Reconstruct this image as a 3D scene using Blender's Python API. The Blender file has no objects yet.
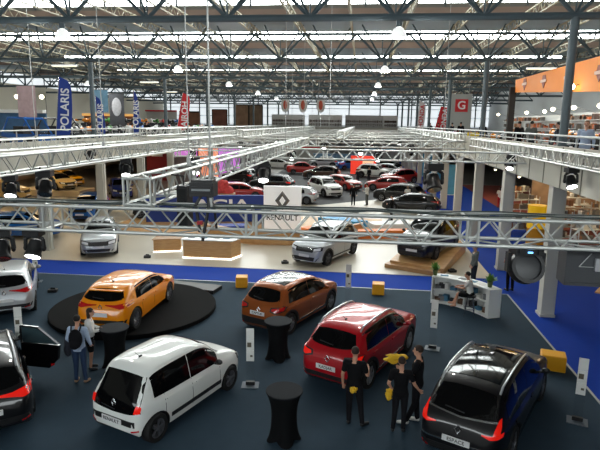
import bpy, bmesh, math, random
from mathutils import Vector, Matrix
from mathutils.bvhtree import BVHTree
R = math.radians
rnd = random.Random(7)
sc = bpy.context.scene
col = sc.collection

# ---------------------------------------------------------------- camera, sky, light, exposure
F_PX, PITCH, YAW, ROLL, EYE = 538.5, .18773, .10938, .01315, 6.42
cam_d = bpy.data.cameras.new('camera'); cam = bpy.data.objects.new('camera', cam_d); col.objects.link(cam)
cam_d.sensor_width = 36; cam_d.lens = 36 * F_PX / 600; cam_d.clip_end = 400; cam_d.clip_start = .05
cam.matrix_world = (Matrix.Translation((0, 0, EYE)) @ Matrix.Rotation(YAW, 4, 'Z') @
                    Matrix.Rotation(math.pi / 2 - PITCH, 4, 'X') @ Matrix.Rotation(ROLL, 4, 'Z'))
sc.camera = cam
world = bpy.data.worlds.new('overcast'); sc.world = world; world.use_nodes = True
world.node_tree.nodes['Background'].inputs[0].default_value = (.80, .90, 1, 1)
world.node_tree.nodes['Background'].inputs[1].default_value = .9
sc.view_settings.view_transform = 'Standard'; sc.view_settings.look = 'None'
sc.view_settings.exposure = 0.0; sc.view_settings.gamma = 1; sc.view_settings.use_curve_mapping = False
SKYLIGHT = 15.5
sc.cycles.max_bounces = 6; sc.cycles.diffuse_bounces = 3; sc.cycles.glossy_bounces = 3

# ---------------------------------------------------------------- materials
def lin(c): return tuple((v / 12.92 if v <= .04045 else ((v + .055) / 1.055) ** 2.4) for v in (x / 255 for x in c))
MATS = {}
def mat(name, c, rough=.6, metal=0, coat=0, noise=0, nscale=8, emit=0, bump=0, ecol=None, spec=.5):
    if name in MATS: return MATS[name]
    m = bpy.data.materials.new(name); m.use_nodes = True; nt = m.node_tree; b = nt.nodes['Principled BSDF']
    L = lin(c); b.inputs['Base Color'].default_value = (*L, 1)
    b.inputs['Specular IOR Level'].default_value = spec; b.inputs['Roughness'].default_value = rough; b.inputs['Metallic'].default_value = metal
    b.inputs['Coat Weight'].default_value = coat; b.inputs['Coat Roughness'].default_value = .04
    if emit:
        b.inputs['Emission Color'].default_value = (*(lin(ecol) if ecol else L), 1); b.inputs['Emission Strength'].default_value = emit
    if noise or bump:
        tc = nt.nodes.new('ShaderNodeTexCoord'); n = nt.nodes.new('ShaderNodeTexNoise')
        n.inputs['Scale'].default_value = nscale; n.inputs['Detail'].default_value = 4
        nt.links.new(tc.outputs['Object'], n.inputs['Vector'])
        if noise:
            r = nt.nodes.new('ShaderNodeMapRange'); r.inputs['To Min'].default_value = 1 - noise; r.inputs['To Max'].default_value = 1 + noise
            nt.links.new(n.outputs['Fac'], r.inputs['Value'])
            v = nt.nodes.new('ShaderNodeVectorMath'); v.operation = 'SCALE'; v.inputs[0].default_value = L
            nt.links.new(r.outputs['Result'], v.inputs['Scale']); nt.links.new(v.outputs['Vector'], b.inputs['Base Color'])
        if bump:
            bp = nt.nodes.new('ShaderNodeBump'); bp.inputs['Strength'].default_value = bump
            nt.links.new(n.outputs['Fac'], bp.inputs['Height']); nt.links.new(bp.outputs['Normal'], b.inputs['Normal'])
    MATS[name] = m; return m
def wood_mat(name, c1, c2, scale=3):
    if name in MATS: return MATS[name]
    m = mat(name, c1, .45); nt = m.node_tree; b = nt.nodes['Principled BSDF']
    tc = nt.nodes.new('ShaderNodeTexCoord'); mp = nt.nodes.new('ShaderNodeMapping'); mp.inputs['Scale'].default_value = (1, 1, 9)
    w = nt.nodes.new('ShaderNodeTexNoise'); w.inputs['Scale'].default_value = scale; w.inputs['Detail'].default_value = 6
    cr = nt.nodes.new('ShaderNodeValToRGB'); cr.color_ramp.elements[0].color = (*lin(c1), 1); cr.color_ramp.elements[1].color = (*lin(c2), 1)
    cr.color_ramp.elements[0].position = .3; cr.color_ramp.elements[1].position = .7
    nt.links.new(tc.outputs['Object'], mp.inputs[0]); nt.links.new(mp.outputs[0], w.inputs['Vector'])
    nt.links.new(w.outputs['Fac'], cr.inputs[0]); nt.links.new(cr.outputs[0], b.inputs['Base Color']); return m
def paint(name, c, rough=.4, metal=.0): return mat('paint_' + name, c, max(rough, .35), metal, coat=.75, spec=.3)

BLACK = mat('black_plastic', (20, 20, 22), .5)
DARK = mat('dark_rubber', (14, 14, 15), .8)
GLASS = mat('dark_tinted_glass', (8, 9, 11), .06, spec=.3)
CHROME = mat('chrome', (200, 202, 205), .2, 1)
ALU = mat('truss_aluminium', (198, 200, 196), .40, .6, noise=.06, nscale=3)
WHITE = mat('white_laminate', (232, 234, 232), .4)
REDL = mat('tail_lamp_red', (190, 16, 20), .2, coat=1)
REDLIT = mat('tail_lamp_lit', (180, 14, 16), .2, emit=.4, ecol=(255, 40, 20))
LAMPW = mat('headlamp_glass', (236, 238, 240), .12, coat=1)
PLATE = mat('plate_white', (225, 225, 225), .4)
INK = mat('ink_black', (12, 12, 12), .6)
LETTER_W = mat('letter_white', (240, 240, 240), .5)
ALLOY = mat('alloy_rim', (150, 153, 158), .4, .4)
STEEL_DARK = mat('roof_steel', (78, 92, 98), .5, noise=.1, nscale=2)
CREAM_STEEL = mat('joist_cream', (176, 170, 148), .6, noise=.1, nscale=3)
SKIN = mat('skin', (196, 146, 120), .55)
CONC = mat('painted_concrete', (196, 194, 184), .7, noise=.05, nscale=1.5)

# ---------------------------------------------------------------- mesh builder
class MB:
    def __init__(s): s.v = []; s.f = []; s.m = []
    def add(s, vs, fs, mi=0):
        o = len(s.v); s.v += [tuple(v) for v in vs]; s.f += [tuple(i + o for i in f) for f in fs]; s.m += [mi] * len(fs); return s
    def box(s, c, d, rz=0, mi=0, M=None):
        x, y, z = d[0] / 2, d[1] / 2, d[2] / 2
        vs = [Vector((sx * x, sy * y, sz * z)) for sz in (-1, 1) for sy in (-1, 1) for sx in (-1, 1)]
        if M is not None: vs = [M @ v for v in vs]
        elif rz: vs = [Matrix.Rotation(rz, 3, 'Z') @ v for v in vs]
        return s.add([v + Vector(c) for v in vs], [(0, 2, 3, 1), (4, 5, 7, 6), (0, 1, 5, 4), (2, 6, 7, 3), (0, 4, 6, 2), (1, 3, 7, 5)], mi)
    def tube(s, a, b, r, r2=None, n=6, mi=0, cap=True):
        a, b = Vector(a), Vector(b); r2 = r if r2 is None else r2; d = b - a
        if d.length < 1e-6: return s
        q = d.to_track_quat('Z', 'Y').to_matrix(); vs = []
        for p, rr in ((a, r), (b, r2)):
            for i in range(n):
                t = 2 * math.pi * i / n; vs.append(p + q @ Vector((rr * math.cos(t), rr * math.sin(t), 0)))
        fs = [(i, (i + 1) % n, n + (i + 1) % n, n + i) for i in range(n)]
        if cap: fs += [tuple(range(n - 1, -1, -1)), tuple(range(n, 2 * n))]
        return s.add(vs, fs, mi)
    def path(s, pts, r, n=6, mi=0):
        for a, b in zip(pts, pts[1:]): s.tube(a, b, r, n=n, mi=mi)
        return s
    def ell(s, c, r, nu=12, nv=8, mi=0, M=None):
        if isinstance(r, (int, float)): r = (r, r, r)
        vs = [Vector((0, 0, -r[2]))]
        for j in range(1, nv):
            ph = -math.pi / 2 + math.pi * j / nv
            for i in range(nu):
                t = 2 * math.pi * i / nu; vs.append(Vector((r[0] * math.cos(ph) * math.cos(t), r[1] * math.cos(ph) * math.sin(t), r[2] * math.sin(ph))))
        vs.append(Vector((0, 0, r[2]))); e = len(vs) - 1
        fs = [(0, 1 + (i + 1) % nu, 1 + i) for i in range(nu)]
        for j in range(nv - 2):
            for i in range(nu):
                a = 1 + j * nu; fs.append((a + i, a + (i + 1) % nu, a + nu + (i + 1) % nu, a + nu + i))
        a = 1 + (nv - 2) * nu; fs += [(a + i, a + (i + 1) % nu, e) for i in range(nu)]
        if M is not None: vs = [M @ v for v in vs]
        return s.add([v + Vector(c) for v in vs], fs, mi)
    def lathe(s, prof, n=24, M=None, c=(0, 0, 0), mi=0, close=False):
        vs = []
        for r, z in prof:
            for i in range(n):
                t = 2 * math.pi * i / n; vs.append(Vector((r * math.cos(t), r * math.sin(t), z)))
        k = len(prof); fs = []
        for j in range(k if close else k - 1):
            a, b = j * n, ((j + 1) % k) * n
            fs += [(a + i, a + (i + 1) % n, b + (i + 1) % n, b + i) for i in range(n)]
        if not close: fs += [tuple(range(n - 1, -1, -1)), tuple(range((k - 1) * n, k * n))]
        if M is not None: vs = [M @ v for v in vs]
        return s.add([v + Vector(c) for v in vs], fs, mi)
    def prism(s, poly, z0, z1, mi=0):
        n = len(poly); vs = [(x, y, z0) for x, y in poly] + [(x, y, z1) for x, y in poly]
        return s.add(vs, [tuple(range(n - 1, -1, -1)), tuple(range(n, 2 * n))] + [(i, (i + 1) % n, n + (i + 1) % n, n + i) for i in range(n)], mi)
    def loft(s, rings, mi=0, cap=True):
        n = len(rings[0]); vs = [p for r in rings for p in r]; fs = []
        for j in range(len(rings) - 1):
            a = j * n; fs += [(a + i, a + (i + 1) % n, a + n + (i + 1) % n, a + n + i) for i in range(n)]
        if cap: fs += [tuple(range(n - 1, -1, -1)), tuple(range((len(rings) - 1) * n, len(rings) * n))]
        return s.add(vs, fs, mi)
    def mesh(s, name, mats, smooth=False):
        me = bpy.data.meshes.new(name); me.from_pydata(s.v, [], s.f); me.update()
        for m in (mats if isinstance(mats, (list, tuple)) else [mats]): me.materials.append(m)
        if any(s.m): me.polygons.foreach_set('material_index', s.m)
        if smooth: me.polygons.foreach_set('use_smooth', [True] * len(me.polygons))
        bm = bmesh.new(); bm.from_mesh(me); bmesh.ops.recalc_face_normals(bm, faces=bm.faces); bm.to_mesh(me); bm.free()
        if smooth: me.set_sharp_from_angle(angle=R(40))
        return me
    def build(s, name, mats, parent=None, smooth=False): return link(name, s.mesh(name, mats, smooth), parent)
def link(name, me, parent=None):
    o = bpy.data.objects.new(name, me); col.objects.link(o)
    if parent: o.parent = parent
    return o
def tag(o, label, cat, group=None, kind=None):
    if label: o['label'] = label
    if cat: o['category'] = cat
    if group: o['group'] = group
    if kind: o['kind'] = kind
    return o
def thing(name, label, cat, loc=(0, 0, 0), rz=0, group=None):
    o = bpy.data.objects.new(name, None); col.objects.link(o); o.location = loc; o.rotation_euler = (0, 0, rz)
    o.empty_display_size = .1
    return tag(o, label, cat, group)
def struct(name, mb, m, smooth=False): return tag(mb.build(name, m, None, smooth), None, None, None, 'structure')
KIDS = {}
def kids(o):
    if not KIDS.get('n') == len(col.objects):
        KIDS.clear()
        for x in col.objects:
            if x.parent: KIDS.setdefault(x.parent.name, []).append(x)
        KIDS['n'] = len(col.objects)
    return list(KIDS.get(o.name, []))
def tree(o): return [(c, tree(c)) for c in kids(o)]
def dup(o, loc, rz, label, group=None, t=None, swap=None, scale=None):
    t = tree(o) if t is None else t
    def cp(x, par, sub):
        c = x.copy(); col.objects.link(c); c.parent = par
        if swap and c.type == 'MESH':
            for i, sl in enumerate(c.material_slots):
                if sl.material and sl.material.name in swap:
                    mm = swap[sl.material.name]; sl.link = 'OBJECT'; sl.material = mm
        for y, ss in sub: cp(y, c, ss)
        return c
    r = cp(o, None, t); r.location = loc; r.rotation_euler = (0, 0, rz); r['label'] = label
    if scale: r.scale = (scale,) * 3
    if group: r['group'] = group
    elif 'group' in r: del r['group']
    return r
def text(name, s, size, m, parent, loc, rot, ext=.004, bold=False, label=None):
    cu = bpy.data.curves.new(name, 'FONT'); cu.body = s; cu.size = size; cu.extrude = ext; cu.align_x = 'CENTER'; cu.align_y = 'CENTER'
    cu.materials.append(m); cu.offset = size * .02 if bold else 0
    q = bpy.data.objects.new('tmp', cu); me = evaluate(q); bpy.data.objects.remove(q); me.materials.clear(); me.materials.append(m)
    o = link(name, me, parent); o.location = loc; o.rotation_euler = rot
    return o
tmp_scene = bpy.data.scenes.new('tmp')
def evaluate(o):       # the mesh of an object with its modifiers applied
    tmp_scene.collection.objects.link(o)
    vl = tmp_scene.view_layers[0]; vl.update(); dg = vl.depsgraph
    me = bpy.data.meshes.new_from_object(o.evaluated_get(dg)); tmp_scene.collection.objects.unlink(o); return me
ORDI = ('first second third fourth fifth sixth seventh eighth ninth tenth eleventh twelfth thirteenth fourteenth fifteenth sixteenth seventeenth eighteenth nineteenth twentieth twenty-first twenty-second twenty-third twenty-fourth twenty-fifth twenty-sixth twenty-seventh twenty-eighth twenty-ninth thirtieth thirty-first thirty-second thirty-third thirty-fourth thirty-fifth thirty-sixth thirty-seventh thirty-eighth thirty-ninth').split()
ORD = ['nearest', 'second nearest', 'third nearest', 'fourth nearest', 'fifth nearest', 'sixth nearest', 'seventh nearest', 'eighth nearest',
       'ninth nearest', 'tenth nearest', 'eleventh nearest', 'twelfth nearest', 'thirteenth nearest', 'fourteenth nearest', 'fifteenth nearest', 'sixteenth nearest']

# ================================================================ THE SETTING
LX, RX = -15.64, 6.51           # the two column rows
FAR = 108.0
carpet = mat('slate_carpet', (43, 60, 73), .85, noise=.10, nscale=3, spec=.15)
blue_c = mat('blue_carpet', (4, 54, 150), .85, noise=.06, nscale=4, spec=.15)
cream_f = mat('cream_floor', (184, 176, 160), .35, noise=.03, nscale=1)
dark_c = mat('charcoal_carpet', (38, 38, 42), .8, noise=.1, nscale=3)
hallf = mat('hall_floor_grey', (120, 116, 110), .6, noise=.08, nscale=1)
redf = mat('russet_carpet', (120, 50, 40), .85, noise=.08, nscale=2)
struct('floor', MB().box((-6, 48, -.06), (90, 130, .1)), hallf)
def rug(name, x0, x1, y0, y1, z, m): return struct(name, MB().box(((x0 + x1) / 2, (y0 + y1) / 2, z / 2 - .005), (x1 - x0, y1 - y0, z + .01)), m)
rug('floor_slate_carpet', -26, 5.81, -6, 20.68, .012, carpet)
rug('floor_blue_band', -26, 5.81, 20.68, 22.8, .012, blue_c)
rug('floor_blue_aisle', 5.81, 11.0, -6, 100, .012, blue_c)
rug('floor_cream_stand', -26, 5.75, 22.8, 42.2, .03, cream_f)
rug('floor_charcoal_stand', -10.5, 5.75, 42.2, 88, .02, dark_c)
rug('floor_russet_aisle', 11.0, 28, 30, 60, .014, redf)
struct('floor_pale_wedge', MB().prism([(-3.0, 42.2), (5.6, 42.2), (3.4, 47.6), (1.2, 46.0)], .0, .032), cream_f)
struct('trim_carpet_edge', MB().box((5.81, 7, .014), (.06, 27.4, .02)), mat('edge_strip', (170, 175, 178), .4, .3))
struct('trim_band_edge', MB().box((-10, 20.68, .014), (31.6, .05, .02)), MATS['edge_strip'])

wall_m = mat('wall_cream', (206, 200, 184), .8, noise=.04, nscale=.6)
wall_g = mat('wall_pale_grey', (196, 198, 198), .8, noise=.04, nscale=.6)
warm_w = mat('showroom_wall', (178, 156, 128), .8, noise=.12, nscale=.5)
day = mat('daylit_glazing', (226, 234, 238), .5, emit=1.0, noise=.06, nscale=.25)
skyg = mat('skylight_glazing', (255, 255, 255), .5, emit=SKYLIGHT, ecol=(244, 252, 250))
slab_m = mat('roof_slab', (120, 118, 112), .8, noise=.08, nscale=.5)
brown_m = mat('gutter_brown', (150, 130, 120), .8, noise=.12, nscale=1.2)
soffit_m = mat('valley_soffit', (150, 166, 176), .7, noise=.06, nscale=.5)
struct('wall_left', MB().box((-40.2, 50, 8.6), (.3, 118, 7.8)), wall_m)
struct('wall_left_lower', MB().box((-36, 50, 2.0), (.3, 118, 4.0)), warm_w)
struct('wall_right', MB().box((24.2, 50, 8.6), (.3, 118, 7.8)), wall_g)
struct('wall_right_lower', MB().box((24.2, 50, 2.2), (.3, 118, 4.6)), wall_g)
struct('wall_near', MB().box((-8, -8.6, 5.9), (66, .3, 12.2)), mat('wall_near_grey', (120, 120, 116), .8, noise=.05, nscale=.5))
struct('window_20', MB().box((-6, -8.42, 9.9), (44, .06, 3.4)), mat('rear_glazing', (240, 248, 250), .5, emit=8.0))  # unseen glowing panel, added behind the viewer to light camera-facing sides
struct('wall_far', MB().box((-8, FAR, 2.9), (65, .3, 5.9)), wall_g)
w = MB().box((-8, FAR, 9.0), (64, .08, 6.2)); struct('window_1', w, day)
fr = MB()
for k in range(11): fr.box((RX + 15 - 6 * k, FAR - .12, 9), (.22, .2, 6.2))
for z in (6.0, 7.6, 9.2, 10.8, 12.0): fr.box((-8, FAR - .1, z), (64, .12, .1))
struct('trim_1', fr, mat('mullion_grey', (92, 98, 100), .6))
w = MB().box((-40.0, 50, 11.0), (.06, 116, 1.2)); struct('window_2', w, day)
fr = MB()
for k in range(30): fr.box((-39.94, 2 + 4 * k, 11.0), (.1, .14, 1.3))
struct('trim_2', fr, MATS['mullion_grey'])

# galleries on both sides and across the far end
fascia_m = mat('gallery_fascia', (176, 174, 162), .7, noise=.06, nscale=.7)
gal_f = mat('gallery_floor', (96, 92, 88), .7, noise=.08, nscale=1)
struct('floor_left_gallery', MB().box((-27.9, 47, 4.5), (24.4, 120, .3)), gal_f)
struct('wall_left_fascia', MB().box((-15.55, 47, 4.62), (.22, 120, 1.5)), fascia_m)
struct('floor_right_gallery', MB().box((15.4, 47, 4.7), (17.6, 120, .3)), gal_f)
fa = MB().box((6.3, 47, 5.15), (.2, 120, 1.28)); struct('wall_right_fascia', fa, fascia_m)
fr = MB()
for k in range(60): fr.box((6.19, 3.1 + 1.6 * k, 5.15), (.02, .05, 1.26))
struct('trim_3', fr, mat('panel_joint', (120, 118, 108), .7))
struct('floor_far_gallery', MB().box((-4.6, 98, 4.6), (22, 20, .3)), gal_f)
struct('wall_far_fascia', MB().box((-4.6, 88, 5.0), (22, .2, 1.5)), fascia_m)
struct('floor_near_gallery', MB().box((-4.6, -4.4, 4.5), (22, 8, .3)), gal_f)

# sawtooth roof: skylights above valley gutters
XA, XB = -41, 25
struct('ceiling_annexe', MB().box((-8, 4.5, 12.4), (66, 26, .2)), slab_m)  # unseen closed ceiling, added in place of skylights to darken the foreground
for i, k in enumerate(range(-1, 7)):
    y = 29.5 + 12 * k
    g = MB().add([(-30, y, 12.45), (18, y, 12.45), (18, y, 14.7), (-30, y, 14.7)], [(0, 1, 2, 3)])
    struct('window_%d' % (3 + i), g, skyg)
    fr = MB()
    for j in range(34): fr.box((XA + 1 + j * 2, y - .06, 13.5), (.10, .08, 2.4))
    fr.box((-8, y - .06, 13.05), (66, .07, .06))
    struct('trim_%d' % (4 + i), fr, MATS['mullion_grey'])
    s = MB()
    s.box((-8, y, 12.05), (66, .16, .4), mi=1); s.box((-8, y, 12.35), (66, .12, .22)); s.box((-35.5, y, 13.6), (11, .1, 2.3)); s.box((21.5, y, 13.6), (7, .1, 2.3))
    s.box((-8, y + 2.25, 11.88), (66, 4.5, .06), mi=2)
    s.add([(XA, y + 4.5, 11.85), (XB, y + 4.5, 11.85), (XB, y + 12, 14.75), (XA, y + 12, 14.75), (XA, y + 4.5, 12.0), (XB, y + 4.5, 12.0), (XB, y + 12, 14.9), (XA, y + 12, 14.9)],
          [(0, 1, 2, 3), (4, 7, 6, 5), (0, 4, 5, 1), (2, 6, 7, 3), (0, 3, 7, 4), (1, 5, 6, 2)])
    struct('ceiling' if i == 0 else 'ceiling_%d' % i, s, [slab_m, brown_m, soffit_m])

# steel roof trusses
PW = 22.15 / 8
def roof_truss(i, y):
    t = thing('roof_truss', 'dark steel roof truss across the hall, %s to the viewer' % ORD[i], 'roof truss', (0, y, 9.8), 0, 'steel roof trusses')
    x0 = RX - 17 * PW; n = 23
    MB().tube((x0, 0, 0), (x0 + n * PW, 0, 0), .115, n=8).build('bottom_chord', STEEL_DARK, t, True)
    MB().tube((x0 + .3, 0, 1.35), (x0 + n * PW - .3, 0, 1.35), .075, n=6).build('top_chord', STEEL_DARK, t, True)
    b = MB()
    for k in range(n):
        a = x0 + k * PW
        b.tube((a, 0, 0), (a + PW / 2, 0, 1.35), .065); b.tube((a + PW / 2, 0, 1.35), (a + PW, 0, 0), .065); b.tube((a, 0, 0), (a - PW * .45, 1.5, 2.3), .045)
        b.tube((a, 0, 0), (a + PW * .45, 1.5, 2.3), .045); b.tube((a, 0, 0), (a, 0, 1.35), .03)
    b.build('bracing', STEEL_DARK, t, True)
for i in range(8): roof_truss(i, 18.53 + 12 * i)
def joist(i, x):
    t = thing('roof_joist', None, 'roof joist', (x, 0, 11.3), 0, 'cream lattice roof joists')
    t['label'] = 'cream lattice joist under the roof, %s of eighteen counted from the left wall' % ORDI[i]
    c = MB(); c.box((0, 60, .42), (.09, 96, .05)); c.build('top_chord', CREAM_STEEL, t)
    c = MB(); c.box((0, 60, 0), (.09, 96, .05)); c.build('bottom_chord', CREAM_STEEL, t)
    b = MB()
    for k in range(120):
        y = 12 + k * .8
        b.tube((0, y, 0), (0, y + .4, .42), .022, n=4); b.tube((0, y + .4, .42), (0, y + .8, 0), .022, n=4)
    b.build('bracing', CREAM_STEEL, t)
for i in range(18): joist(i, RX - 13.6 * PW + i * PW)

# columns and posts
def column(x, y, h, label, grp):
    t = thing('concrete_column', label, 'column', (x, y, 0), 0, grp)
    c = MB().box((0, 0, h / 2), (.42, .42, h)); c.box((0, 0, .05), (.5, .5, .1)); c.build('shaft', CONC, t)
    MB().box((.24, 0, h / 2), (.06, .2, h)).build('conduit_cover', CONC, t)
for i in range(12):
    column(RX, 18.53 + 6 * i, 4.53, 'pale square column under the right gallery, %s in its row' % ORD[i], 'columns of the right row')
for i in range(12):
    column(LX + .25, 18.67 + 6 * i, 3.87, 'pale square column under the left gallery, %s in its row' % ORD[i], 'columns of the left row')
for i in range(8):
    for x, z, sd in ((RX, 5.79, 'right'), (LX, 5.37, 'left')):
        y = 18.53 + 12 * i
        if sd == 'left': y += .1
        t = thing('steel_post', 'dark steel roof post on the %s gallery edge, %s of its row' % (sd, ORD[i]), 'post', (x, y, z), 0, 'roof posts')
        MB().tube((0, 0, 0), (0, 0, 9.75 - z), .14, n=10).build('pole', STEEL_DARK, t, True)
        MB().box((0, 0, .02), (.4, .4, .04)).build('base_plate', STEEL_DARK, t)

# handrails
rail_m = mat('railing_paint', (172, 174, 172), .45, .2)
def railing(x, z0, z1, y0, y1, label, cat='railing', axis='y', step=1.6, yy=0):
    t = thing('handrail', label, cat, (0, 0, 0))
    f = (lambda s, z: (x, s, z)) if axis == 'y' else (lambda s, z: (s, x, z))
    MB().tube(f(y0, z1), f(y1, z1), .035, n=8).build('top_rail', rail_m, t, True)
    MB().tube(f(y0, z0 + (z1 - z0) * .4), f(y1, z0 + (z1 - z0) * .4), .018, n=6).build('lower_rail', rail_m, t, True)
    m = MB(); s = y0
    while s <= y1: m.tube(f(s, z0), f(s, z1), .03, n=6); s += step
    o = m.build('uprights', rail_m, t); o['kind'] = 'stuff'
railing(6.3, 5.79, 6.12, 4, 86, 'white metal handrail along the right gallery edge')
railing(-15.55, 5.37, 5.9, 4, 86, 'white metal handrail along the left gallery edge')
railing(87.9, 5.7, 6.1, -15, 6, 'white metal handrail along the far gallery edge', axis='x')

# ================================================================ CARS
def pchip(xs, ys, x):
    n = len(xs)
    if x <= xs[0]: return ys[0]
    if x >= xs[-1]: return ys[-1]
    k = 0
    while xs[k + 1] < x: k += 1
    def dl(i): return (ys[i + 1] - ys[i]) / (xs[i + 1] - xs[i])
    def m(i):
        if i == 0: return dl(0)
        if i == n - 1: return dl(n - 2)
        a, b = dl(i - 1), dl(i)
        return 0 if a * b <= 0 else 2 * a * b / (a + b)
    h = xs[k + 1] - xs[k]; t = (x - xs[k]) / h
    return ((1 + 2 * t) * (1 - t) ** 2 * ys[k] + t * (1 - t) ** 2 * h * m(k) + t * t * (3 - 2 * t) * ys[k + 1] + t * t * (t - 1) * h * m(k + 1))
PROF = {
 'mini': dict(u=[0, .015, .035, .07, .12, .17, .3, .5, .60, .67, .745, .82, .9, .96, 1], z=[.62, .82, .95, 1.16, 1.44, 1.52, 1.55, 1.545, 1.49, 1.36, 1.12, 1.03, .95, .82, .58], belt=(.95, .89), cowl=.74),
 'hatch': dict(u=[0, .02, .045, .09, .15, .22, .36, .50, .60, .68, .745, .84, .92, .97, 1], z=[.62, .84, 1.0, 1.17, 1.36, 1.42, 1.45, 1.43, 1.36, 1.2, 1.02, .95, .86, .75, .55], belt=(.97, .86), cowl=.745),
 'suv': dict(u=[0, .02, .045, .08, .14, .2, .34, .50, .60, .68, .745, .84, .92, .97, 1], z=[.68, .95, 1.1, 1.25, 1.5, 1.575, 1.61, 1.59, 1.51, 1.34, 1.14, 1.07, .98, .86, .62], belt=(1.06, .95), cowl=.745),
 'mpv': dict(u=[0, .02, .045, .08, .14, .2, .34, .50, .60, .68, .76, .84, .92, .97, 1], z=[.68, .95, 1.1, 1.28, 1.54, 1.62, 1.67, 1.64, 1.54, 1.36, 1.12, 1.04, .95, .82, .6], belt=(1.03, .92), cowl=.76),
 'wagon': dict(u=[0, .02, .045, .08, .13, .2, .34, .48, .58, .67, .735, .84, .92, .97, 1], z=[.66, .88, 1.0, 1.15, 1.36, 1.42, 1.47, 1.45, 1.37, 1.18, 1.0, .93, .85, .74, .55], belt=(.95, .86), cowl=.735),
 'sedan': dict(u=[0, .02, .05, .12, .17, .25, .34, .48, .56, .64, .71, .82, .92, .97, 1], z=[.65, .95, 1.04, 1.06, 1.1, 1.34, 1.47, 1.5, 1.46, 1.27, 1.04, .97, .88, .76, .55], belt=(.98, .9), cowl=.71),
 'van': dict(u=[0, .01, .02, .05, .1, .2, .34, .5, .6, .67, .745, .84, .92, .97, 1], z=[.7, 1.3, 1.62, 1.78, 1.82, 1.83, 1.84, 1.82, 1.76, 1.56, 1.24, 1.14, 1.02, .86, .6], belt=(1.12, 1.05), cowl=.745)}
PLAN_U = [0, .012, .03, .07, .14, .3, .7, .85, .92, .96, .985, 1]
PLAN_W = [.66, .77, .85, .915, .965, 1, 1, .975, .93, .86, .76, .62]

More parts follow.
